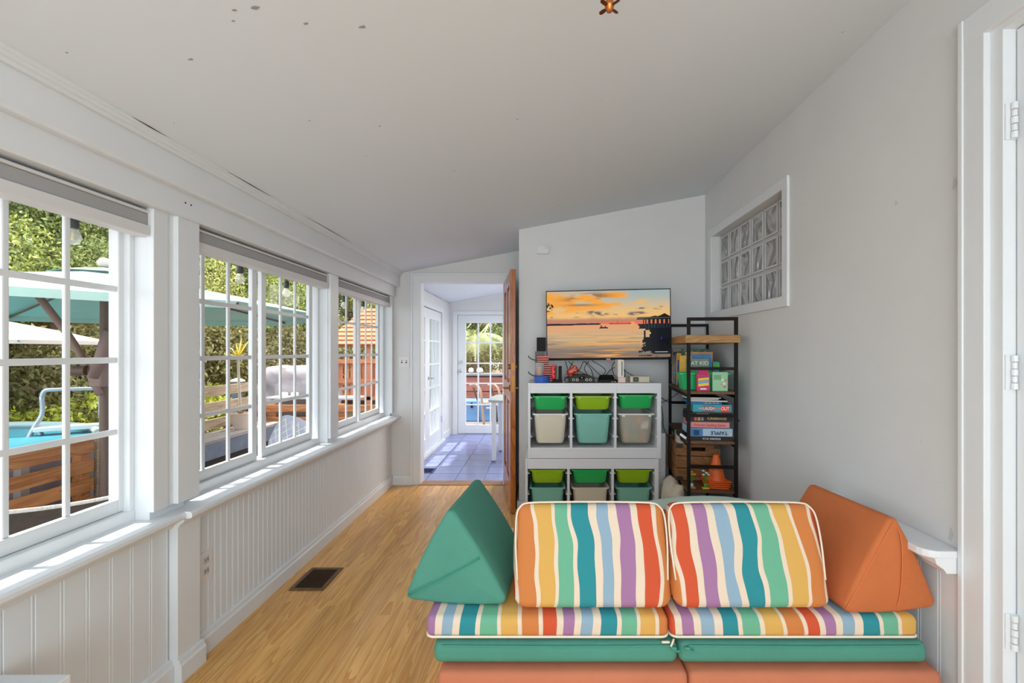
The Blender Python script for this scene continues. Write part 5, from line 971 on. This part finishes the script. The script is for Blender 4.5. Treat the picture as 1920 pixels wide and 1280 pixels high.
# potted dracaena on the bench
t = thing('potted_plant', 'spiky yellow green plant on a slim trunk in pale pot', 'plant', (-4.18, 6.35, .281))
MB().lathe([(.085, 0), (.12, .20), (.128, .205), (.128, .22), (.116, .22), (.08, .02), (0, .02)], (-4.18, 6.35, .281), 18).build('pot', mat('pot_beige', S(216, 194, 180), .7), t, smooth='auto')
MB().lathe([(.11, .19), (0, .20)], (-4.18, 6.35, .281), 14).build('soil', mat('soil', S(120, 90, 66), .95), t)
MB().tube(spline([(-4.18, 6.35, .46), (-4.20, 6.35, .8), (-4.22, 6.36, 1.1), (-4.215, 6.35, 1.29)], 4), [.018]*12+[.014], 7).build('trunk', mat('pale_trunk', S(206, 190, 166), .8), t, smooth=True)
YG = mat('spike_yellow', S(222, 196, 60), .5)
for k in range(34):
    a = k*2.4; e = R(random.uniform(-5, 85)); d = Vector((math.cos(a)*math.cos(e), math.sin(a)*math.cos(e), math.sin(e))); L_ = random.uniform(.22, .36); s = d.cross(Vector((0, 0, 1))); s = (s.normalized() if s.length > .01 else Vector((1, 0, 0)))*.010; o_ = Vector((-4.215, 6.35, 1.28)); m_ = o_+d*L_*.5; e_ = o_+d*L_+Vector((0, 0, -.05*math.cos(e)))
    MB().add([o_-s, o_+s, m_+s, m_-s, e_], [(0, 1, 2, 3), (3, 2, 4)]).build('leaf', YG if k % 3 else mat('spike_pale', S(236, 226, 190), .5), t)
for k in range(7):
    a = k*.9; MB().tube(spline([(-4.18, 6.35, .48), (-4.18+.08*math.cos(a), 6.35+.08*math.sin(a), .56), (-4.18+.15*math.cos(a), 6.35+.15*math.sin(a), .54)], 3), .006, 4).build('stem', mat('dry_stem', S(150, 110, 70), .8), t)
# pool with ladder
PC = Vector((-6.45, 4.05, -.62)); PR = 1.8
t = thing('above_ground_pool', 'round above ground pool with grey wall and blue liner', 'pool', PC)
MB().lathe([(PR, .0), (PR, 1.03), (PR-.02, 1.03), (PR-.02, 0)], PC, 48).build('wall', mat('pool_wall', S(168, 160, 172), .6, noise=.06), t, smooth='auto')
MB().lathe([(PR-.021, .02), (PR-.021, 1.0)], PC, 48).build('liner', mat('liner_blue', S(96, 196, 216), .4), t, smooth=True); MB().lathe([(PR-.022, .92), (0, .925)], PC, 48).build('water', mat('pool_water', S(70, 190, 214), .08, bump=.3, bscale=6), t, smooth=True)
MB().tube([(PC.x+(PR)*math.cos(a), PC.y+PR*math.sin(a), PC.z+1.04) for a in np.linspace(0, 2*PI, 48, endpoint=False)], .04, 8, closed=True).build('rim', mat('rim_pale', S(190, 206, 204), .5), t, smooth=True)
for k in range(18): a = 2*PI*k/18; B('upright', mat('upright_grey', S(186, 178, 176), .5), t, (PC.x+(PR+.03)*math.cos(a)-.035, PC.x+(PR+.03)*math.cos(a)+.035, PC.y+(PR+.03)*math.sin(a)-.035, PC.y+(PR+.03)*math.sin(a)+.035, -.62, .40))
t = thing('pool_ladder', 'grey metal pool ladder with white platform', 'ladder', (-5.95, 5.35, -.6)); LG = mat('ladder_grey', S(176, 178, 190), .35, .3)
dx, dy = .18, .10; lx, ly = -5.62, 5.46
for s in (-1, 1): MB().tube(spline([(lx+s*.27-.05, ly+s*.16-.25, -.1), (lx+s*.25, ly+s*.15-.06, .43), (lx+s*.22, ly+s*.13, .62), (lx+s*.22, ly+s*.13, .83)], 5), .022, 8).build('leg', LG, t, smooth=True); MB().tube([(lx+s*.25, ly+s*.15+.03, .43), (lx+s*.27+.0, ly+s*.16+.2, -.1)], .022, 8).build('leg', LG, t, smooth=True)
MB().tube(spline([(lx-.22, ly-.13, .82), (lx-.20, ly-.12, .89), (lx-.14, ly-.085, .905), (lx+.14, ly+.085, .905), (lx+.20, ly+.12, .89), (lx+.22, ly+.13, .82)], 5), .022, 8).build('top_bar', LG, t, smooth=True)
M = Matrix.Translation((lx, ly, .45)) @ Matrix.Rotation(R(31), 4, 'Z'); MB().box(-.30, .30, -.10, .10, -.025, .025, M).build('platform', mat('ladder_white', S(230, 228, 226), .5), t, bevel=.008); MB().box(-.24, .24, -.05, .05, -.28, -.25, M).build('rung', mat('ladder_white', (0, 0, 0)), t)
# umbrellas
def umbrella(lab, c, rad, zr, za, m, m2, valance, zg, pole, n=8, rot=.39):
    t = thing('patio_umbrella', lab, 'umbrella', (c[0], c[1], zg)); P = []
    for k in range(n): a = rot+2*PI*k/n; P.append((c[0]+rad*math.cos(a), c[1]+rad*math.sin(a)))
    b = MB(); top = (c[0], c[1], za)
    for k in range(n):
        p, q = P[k], P[(k+1) % n]; f = .16; tp = [(c[0]+(w_[0]-c[0])*f, c[1]+(w_[1]-c[1])*f, za-(za-zr)*f*.9) for w_ in (p, q)]; md = [(c[0]+(w_[0]-c[0])*.6, c[1]+(w_[1]-c[1])*.6, za-(za-zr)*.56) for w_ in (p, q)]
        b.add([tp[0], tp[1], md[1], md[0], (*q, zr), (*p, zr), (*q, zr-valance), (*p, zr-valance)], [(0, 1, 2, 3), (3, 2, 4, 5), (5, 4, 6, 7)])
    b.build('canopy', m, t)
    MB().lathe([(rad*.20, za-(za-zr)*.12-za), (rad*.10, .0), (0, .035)], (c[0], c[1], za), n).build('vent_cap', m, t)
    for k in range(n): MB().tube([(c[0], c[1], za-.05), (*P[k], zr-.02)], .012, 5).build('rib', m2, t)
    MB().cyl((c[0], c[1], zg), (c[0], c[1], za+.03), .038, .03, n=10).build('pole', m2, t, smooth='auto'); MB().lathe([(0, -.02), (.05, 0), (.055, .035), (.03, .07), (0, .08)], (c[0], c[1], za+.05), 12).build('finial', mat('finial', S(176, 160, 152), .5), t, smooth=True)
    if pole:
        MB().tube(spline([(c[0]+.02, c[1]-.06, .95), (c[0]-.18, c[1]-.10, 1.42), (c[0]-.42, c[1]-.2, zr+.12)], 4), .030, 8).build('strut', mat('bronze_brown', S(140, 110, 100), .5), t, smooth=True)
        MB().tube([(c[0]+.0, c[1]-.1, 1.12), (c[0]+.20, c[1]-.16, 1.55)], .045, 8).build('tilt_arm', mat('bronze_brown', (0, 0, 0)), t, smooth=True)
        b = MB().rbox(c[0]-.06, c[0]+.06, c[1]-.10, c[1]+.05, 1.02, 1.26, .02, 4); b.build('crank_box', mat('bronze_brown', (0, 0, 0)), t, smooth=True); MB().cyl((c[0]-.06, c[1]-.11, 1.18), (c[0]-.16, c[1]-.13, 1.18), .045, n=12).build('crank', m2, t, smooth='auto')
    for k in range(2): MB().box(c[0]-.3, c[0]+.3, c[1]-.05, c[1]+.05, zg, zg+.03, Matrix.Translation((c[0], c[1], 0)) @ Matrix.Rotation(PI/2*k, 4, 'Z') @ Matrix.Translation((-c[0], -c[1], .0305*k))).build('base_bar', m2, t)
    return t
PB = mat('pole_brown', S(104, 78, 62), .5)
umbrella('large teal patio umbrella over the deck', (-4.18, 4.36), 1.92, 1.76, 2.13, mat('teal_canvas', S(160, 188, 176), .8, noise=.04), PB, .06, -.15, True)
umbrella('cream patio umbrella beyond the teal one', (-7.6, 6.0), 1.5, 1.50, 1.86, mat('cream_canvas', S(206, 190, 178), .8), mat('pole_grey', S(120, 112, 108), .5), .05, -.62, False)
# grill under a cover, side table
t = thing('covered_grill', 'barbecue under a wrinkled grey cover behind the end railing', 'grill', (-4.1, 7.9, -.62))
b = MB().rbox(-4.75, -3.55, 7.55, 8.15, .30, 1.10, .16, 14, .02); A = np.array(b.v); k = np.clip((A[:, 2]-.75)/.35, 0, 1); A[:, 0] = -4.15+(A[:, 0]+4.15)*(1-.28*k)-.1*k; A += (np.array([fbm(A[:, 0]*9, A[:, 2]*5+A[:, 1]*3, 3, 6)]).T-.5)*np.array([.10, .16, .05]); b.v = [tuple(q) for q in A]
b.build('cover', mat('cover_grey', S(146, 136, 140), .6, noise=.12, scale=4), t, smooth=True)
for x in (-4.6, -3.7): B('leg', mat('pole_grey', (0, 0, 0)), t, (x-.03, x+.03, 7.8, 7.86, -.62, .36))
t = thing('outdoor_table', 'pale outdoor table in front of the covered grill', 'table', (-3.6, 7.35, -.62)); B('table_top', mat('table_pale', S(206, 214, 220), .5), t, (-4.35, -2.9, 7.2, 7.5, .60, .63), bevel=.004)
for x in (-4.3, -2.96): B('leg', mat('pole_grey', (0, 0, 0)), t, (x-.02, x+.02, 7.3, 7.34, -.62, .5995))
for k, x in enumerate((-4.12, -3.95, -3.3)): tag(MB().rbox(x-.05, x+.05, 7.28, 7.36, .631, .70, .02, 4).build('jar', mat('jar_%d' % k, (S(236, 230, 220), S(230, 226, 214), S(190, 214, 232))[k], .5), smooth=True), ('squat white jar at left on the outdoor table', 'cream jar beside the white jar on the outdoor table', 'pale blue tub at right on the outdoor table')[k], 'jar')
# outdoor seat and diamond pillow by the middle window
t = thing('outdoor_sofa', 'outdoor seat with grey striped cushions on the deck', 'outdoor seat', (-2.75, 5.2, -.15)); B('frame', mat('seat_frame', S(90, 80, 74), .6), t, (-3.2, -2.45, 4.9, 6.1, -.148, .04), bevel=.01)
MB().rbox(-3.18, -2.47, 4.92, 6.08, .042, .16, .04, 6).build('cushion', mat('seat_cushion', S(172, 164, 170), .9), t, smooth=True); MB().rbox(-3.18, -2.47, 5.95, 6.10, .15, .36, .05, 6).build('back_cushion', mat('seat_cushion', (0, 0, 0)), t, smooth=True)
t = thing('throw_pillow', 'white pillow with diamond lattice pattern on the outdoor seat', 'pillow', (-2.95, 5.2, .16)); M = Matrix.Translation((-2.93, 5.35, .355)) @ Matrix.Rotation(R(-12), 4, 'X') @ Matrix.Rotation(R(22), 4, 'Y'); MB().rbox(-.20, .20, -.05, .05, -.20, .20, .045, 8, .03, M).build('pillow', mat('pillow_lilac', S(196, 194, 212), .9), t, smooth=True)
for k in range(-3, 4):
    for s in (-1, 1):
        pts = [(x, -.051-.03*max(0, 1-(x/.2)**2)*max(0, 1-(z/.2)**2), z) for x, z in [(q, s*q*1.3+k*.11) for q in np.linspace(-.18, .18, 25)] if abs(z) < .185]
        if len(pts) > 2: MB().tube(pts, .006, 5, M=M).build('lattice', mat('lattice_white', S(242, 240, 236), .8), t)
# dark sling just outside the nearest window
t = thing('hammock', 'dark woven sling with pale rope edge below the nearest window', 'hammock', (-2.5, 2.1, .3))
HP = [(-2.42, 1.6+.1*k, .60-.021*(k-6)+.0012*(k-6)**2) for k in range(11)]
b = MB(); b.add([(p[0]-d*.45, p[1], p[2]-.22*math.sin(PI*d*.5)-.0) for p in HP for d in np.linspace(0, 1, 7)], [(i*7+j, i*7+j+1, (i+1)*7+j+1, (i+1)*7+j) for i in range(10) for j in range(6)]); b.add([(p[0], p[1], p[2]-.10*d) for p in HP for d in (0, 1)], [(i*2, i*2+1, i*2+3, i*2+2) for i in range(10)])
b.build('fabric', mat('sling_brown', S(70, 58, 50), .9, noise=.2, scale=40), t, smooth=True); MB().tube(HP, .010, 6).build('rope', mat('rope_pale', S(214, 204, 194), .8, noise=.2, scale=90), t, smooth=True)
for p in (HP[0], HP[-1]): MB().cyl((p[0], p[1], -.15), (p[0], p[1], p[2]), .015, n=8).build('post', mat('pole_grey', S(120, 112, 108), .5), t)
# string lights under the eave
SK, BGL = mat('socket_black', S(52, 56, 50), .5), mat('bulb_glass', (.86, .86, .84), .08, alpha=.3)
for k, (u, v) in enumerate(((137, 443), (450, 522), (537, 548), (645, 572), (681, 580))):
    y = F*2.20/(CU-u); c = at(u, v, y); t = thing('string_light', ('bulb hanging outside the nearest window', 'larger bulb hanging outside the middle window', 'smaller bulb hanging outside the middle window', 'left bulb hanging outside the farthest window', 'right bulb hanging outside the farthest window')[k], 'string light', c, 'string lights under the eave')
    MB().lathe([(0, -.040), (.020, -.034), (.031, -.012), (.030, .008), (.020, .030), (.014, .040)], c, 14).build('bulb', BGL, t, smooth=True); MB().lathe([(.016, .036), (.022, .045), (.022, .085), (.014, .10), (.006, .105)], c, 12).build('socket', SK, t, smooth='auto'); MB().tube([(c.x, c.y, c.z+.018), (c.x, c.y, c.z-.016)], .004, 5).build('filament', mat('filament', S(236, 190, 110), .4), t)
    MB().cyl((c.x, c.y, c.z+.10), (c.x, c.y, 2.015), .003, n=5).build('cord', SK, t)
# playhouse
CED = wood_mat('cedar_x', S(220, 140, 96), S(178, 98, 60), 'X', .6, 5, .1, .12); CEDZ = wood_mat('cedar_z', S(220, 144, 104), S(182, 104, 68), 'Z', .6, 5, .1, .12)
t = thing('playhouse', 'orange cedar playhouse tower with slatted roof', 'playhouse', (-4.2, 11.4, -.62)); x0, x1, y0, y1 = -4.85, -3.15, 10.6, 12.0
for x in (x0+.05, (x0+x1)/2, x1-.05):
    for y in (y0+.05, y1-.05): B('post', CEDZ, t, (x-.05, x+.05, y-.05, y+.05, -.62, 1.55))
for k in range(11): x = x0+.1+k*.142; B('wall_board', CEDZ, t, (x, x+.10, y0+.105, y0+.125, .30, 1.08)); B('wall_board', CEDZ, t, (x, x+.10, y1-.02, y1, .30, 1.08))
B('rail', CED, t, (x0, x1, y0-.03, y0-.001, 1.08, 1.18)); B('rail', CED, t, (x0, x1, y0-.03, y0-.001, .62, .72)); B('platform', CED, t, (x0, x1, y0, y1, .22, .30)); B('header', CED, t, (x0-.1, x1+.1, y0-.03, y0-.001, 1.46, 1.55))
ap = Vector(((x0+x1)/2, (y0+y1)/2, 2.42)); rg = .55
for k in range(9):
    f0, f1 = k/9, (k+1)/9+.02; e = .16
    for s in (-1, 1):   # front and back slopes towards a short ridge
        yb = y0-e if s < 0 else y1+e
        def pt(f, sx): return Vector((((x0-e) if sx < 0 else (x1+e))*(1-f)+(ap.x+sx*rg*.6)*f, yb*(1-f)+ap.y*f, 1.50*(1-f)+ap.z*f))
        A, B_, C_, D_ = pt(f0, -1), pt(f0, 1), pt(min(1, f1), 1), pt(min(1, f1), -1); nrm = Vector((0, s*.03, .03)); MB().add([A+nrm, B_+nrm, C_, D_, A, B_, C_-nrm*.6, D_-nrm*.6], [(0, 1, 2, 3), (4, 7, 6, 5), (0, 4, 5, 1), (1, 5, 6, 2), (2, 6, 7, 3), (3, 7, 4, 0)]).build('roof_slat', CED, t)
        A, B_, C_, D_ = [Vector((ap.x+ (q.x-ap.x), q.y, q.z)) for q in (pt(f0, s), Vector((pt(f0, s).x, (y0-e)*(1-f0)+ap.y*f0 if s > 0 else (y1+e)*(1-f0)+ap.y*f0, pt(f0, s).z)), Vector((pt(min(1, f1), s).x, (y0-e)*(1-min(1, f1))+ap.y*min(1, f1) if s > 0 else (y1+e)*(1-min(1, f1))+ap.y*min(1, f1), pt(min(1, f1), s).z)), pt(min(1, f1), s))]; nrm = Vector((s*.03, 0, .03)); MB().add([A+nrm, B_+nrm, C_, D_, A, B_, C_-nrm*.6, D_-nrm*.6], [(0, 1, 2, 3), (4, 7, 6, 5), (0, 4, 5, 1), (1, 5, 6, 2), (2, 6, 7, 3), (3, 7, 4, 0)]).build('roof_slat', CED, t)
B('chimney', CEDZ, t, (-4.0, -3.85, 11.1, 11.25, 1.9, 2.75))
# seen through the glazed end door: cooler, chair, planter box, palms
t = thing('cooler', 'blue cooler on the deck outside the glazed end door', 'cooler', (-1.25, 9.05, -.01)); CBL = mat('cooler_blue', S(112, 160, 214), .5); B('body', CBL, t, (-1.56, -.85, 8.85, 9.25, -.008, .31), bevel=.02); B('lid', CBL, t, (-1.58, -.83, 8.83, 9.27, .315, .40), bevel=.02); B('label', mat('white_print', (0, 0, 0)), t, (-1.05, -.90, 8.828, 8.8295, .245, .28)); B('latch', BLACKP, t, (-1.35, -1.31, 8.81, 8.829, .26, .36))
t = thing('patio_chair', 'brown patio chair with curved arms outside the glazed end door', 'chair', (-.95, 8.45, -.01)); PBR = mat('chair_taupe', S(176, 146, 128), .6)
for s in (-.17, .17):
    MB().tube(spline([(-1.15+s, 8.55, .72), (-1.02+s, 8.45, .74), (-.93+s, 8.38, .62), (-.90+s, 8.36, .40), (-.86+s, 8.35, .0)], 6), .022, 8).build('arm', PBR, t, smooth=True)
    MB().tube([(-1.0+s, 8.75, .0), (-1.02+s, 8.70, .40), (-1.10+s, 8.62, .68)], .018, 8).build('leg', mat('chair_dark', S(70, 54, 48), .5), t, smooth=True)
B('seat', PBR, t, (-1.12, -.78, 8.36, 8.74, .38, .41), bevel=.01)
t = thing('planter_box', 'long red brown slatted box behind the cooler', 'planter', (-.8, 10.0, -.01)); RB = wood_mat('red_brown_slat', S(186, 118, 100), S(140, 80, 66), 'X', .6, 6, .1, .1)
for k in range(5): B('slat', RB, t, (-1.9, .4, 9.80, 9.83, .02+k*.16, .16+k*.16), bevel=.004)
B('lid', mat('lid_grey', S(120, 120, 126), .5), t, (-1.95, .45, 9.75, 10.35, .83, .87), bevel=.005); B('back', RB, t, (-1.9, .4, 10.3, 10.33, .0, .82))
for k, (x, r_) in enumerate(((-1.52, .06), (-1.33, .075))): tag(MB().lathe([(0, 0), (r_*.9, .03), (r_, .06), (r_*.8, .11), (0, .13)], (x, 10.0, .872), 14).build('garden_globe', mat('globe_white', S(230, 222, 210), .6), smooth=True), ('smaller pale globe on the slatted box outside', 'larger pale globe on the slatted box outside')[k], 'ornament')
FG = mat('palm_green', S(176, 186, 130), .6, island=.25); BRK = mat('bark', S(120, 96, 76), .9, noise=.3, scale=8)
def palm(lab, c, h, nf, fl):
    t = thing('palm_tree', lab, 'palm', c); MB().tube([(c[0], c[1], c[2]), (c[0]+.08, c[1], c[2]+h*.5), (c[0]+.05, c[1]-.05, c[2]+h)], [.13, .11, .10], 10).build('trunk', BRK, t, smooth=True)
    for k in range(nf):
        a = 2*PI*k/nf+.3; up = random.uniform(.2, .9); o_ = Vector((c[0]+.05, c[1]-.05, c[2]+h)); L_ = fl*random.uniform(.85, 1.1); pts = []
        for q in range(13): s = q/12; pts.append(o_+Vector((math.cos(a)*L_*s*.9, math.sin(a)*L_*s*.9, up*L_*s*.8-1.15*L_*s*s*.8)))
        b = MB().tube(pts, .012, 4); side = Vector((-math.sin(a), math.cos(a), 0))
        for q in range(1, 12):
            for z in range(3):
                p = pts[q].lerp(pts[min(12, q+1)], z/3); w_ = .42*math.sin(PI*min(1, q/12+.12))*fl/1.6+.05; d = (pts[min(12, q+1)]-pts[q-1]).normalized()
                for s in (-1, 1): e_ = p+side*s*w_+d*w_*.55+Vector((0, 0, -.30*w_)); b.add([p-d*.018, p+d*.018, e_], [(0, 1, 2)])
        b.build('frond', FG, t)
palm('palm with pale drooping fronds outside the glazed end door', (-.55, 12.2, -.62), 3.0, 13, 1.7)
palm('second palm standing behind the slatted box', (-2.0, 13.6, -.62), 2.4, 11, 1.5)
# trees and shrubs
LV = [mat('leaf_a', S(166, 176, 92), .5, island=.5), mat('leaf_b', S(146, 158, 88), .5, island=.5), mat('leaf_c', S(190, 192, 110), .5, island=.45)]
def tree(lab, c, rx, z0, z1, count, m, size=.11, name='tree', cat='tree', grp='trees behind the garden'):
    t = thing(name, lab, cat, c, grp); b = MB().tube(spline([c, (c[0]+.2, c[1]+.1, (c[2]+z0)/2+.4), (c[0]+.1, c[1], (z0+z1)/2)], 4), [.16]*4+[.12]*4+[.06], 8)
    for k in range(6): a = k*1.1; zz = z0+(z1-z0)*(.15+.1*k); b.tube([(c[0]+.1, c[1], zz-.3), (c[0]+math.cos(a)*rx*.7, c[1]+math.sin(a)*rx*.7, zz+.5)], [.06, .02], 5)
    b.build('trunk', BRK, t, smooth=True); cs_ = []; rs = []
    for k in range(26): a = random.random()*2*PI; r_ = rx*math.sqrt(random.random())*.8; cs_.append((c[0]+math.cos(a)*r_, c[1]+math.sin(a)*r_, random.uniform(z0+.3, z1-.3))); rs.append(random.uniform(.55, 1.0)*rx*.45)
    leaves('foliage', m, t, cs_, rs, count, size)
TR = [(-10.2, 6.6, 'leftmost tree behind the cream umbrella'), (-9.6, 8.8, 'leafy tree above the teal umbrella'), (-9.4, 11.0, 'dense tree behind the deck bench'), (-8.8, 13.2, 'tree with dark foliage behind the potted plant'), (-8.6, 15.6, 'tree with pale foliage behind the covered grill'), (-7.4, 17.8, 'tree behind the orange playhouse, left'), (-5.2, 19.6, 'tree directly behind the orange playhouse'), (-2.6, 20.4, 'tree behind the palms, left'), (.2, 20.8, 'tree behind the palms, right')]
for k, (x, y, lab) in enumerate(TR): tree(lab, (x, y, -.6 if y > 16 else .3), 2.0, .4 if y > 10 else 1.0, 7.2, 56000 if k < 4 else 36000, LV[k % 3], .042 if k < 4 else .06)
FARL = [mat('far_leaf', S(124, 128, 78), .7, island=.5), mat('far_leaf_b', S(150, 138, 92), .7, island=.5)]
for k, (x, y) in enumerate(((-15, 8), (-14.5, 13), (-13.5, 18), (-11.5, 23), (-7, 26), (-2, 27), (3, 26))): tree('tall dark tree of the back row, number %s from the left' % ('one', 'two', 'three', 'four', 'five', 'six', 'seven')[k], (x, y, .5), 3.4, .2, 11, 26000, FARL[k % 2], .14, grp='back row of trees')
SHR = mat('shrub_yellow_green', S(190, 196, 70), .5, island=.3)
for k, (x, y, r_) in enumerate(((-7.75, 5.6, .55), (-7.5, 6.7, .6), (-7.0, 7.7, .55), (-6.5, 8.6, .6), (-8.6, 4.6, .6))):
    t = thing('shrub', ('bright shrub left of the pool ladder', 'bright shrub behind the pool ladder', 'bright shrub right of the pool ladder', 'bright shrub behind the umbrella pole', 'bright shrub at the far left of the pool')[k], 'shrub', (x, y, -.6), 'bright shrubs behind the pool')
    MB().tube([(x, y, -.6), (x+.05, y, .2), (x, y+.05, .5)], [.03, .025, .015], 6).build('stem', BRK, t); leaves('foliage', SHR, t, [(x+random.uniform(-.4, .4), y+random.uniform(-.4, .4), random.uniform(-.25, .45)) for _ in range(9)], [r_*.6]*9, 2600, .055)
UND = mat('undergrowth', S(150, 142, 86), .6, island=.45)
for k, (x, y) in enumerate(((-8.6, 7.4), (-8.3, 9.2), (-7.6, 11), (-7.2, 13), (-6.4, 15), (-5.6, 16.6), (-2.8, 16.4), (-.2, 16.6), (-7.9, 10.1))):
    t = thing('bush', 'low olive undergrowth bush, %s along the back of the garden from the left' % ('first', 'second', 'fourth', 'fifth', 'sixth', 'seventh', 'eighth', 'ninth', 'third')[k], 'bush', (x, y, -.5), 'undergrowth bushes')
    MB().tube([(x, y, -.6), (x, y, .6)], [.04, .02], 6).build('stem', BRK, t); leaves('foliage', UND, t, [(x+random.uniform(-.8, .8), y+random.uniform(-.8, .8), random.uniform(.2, 1.7)) for _ in range(12)], [.6]*12, 9000, .06)
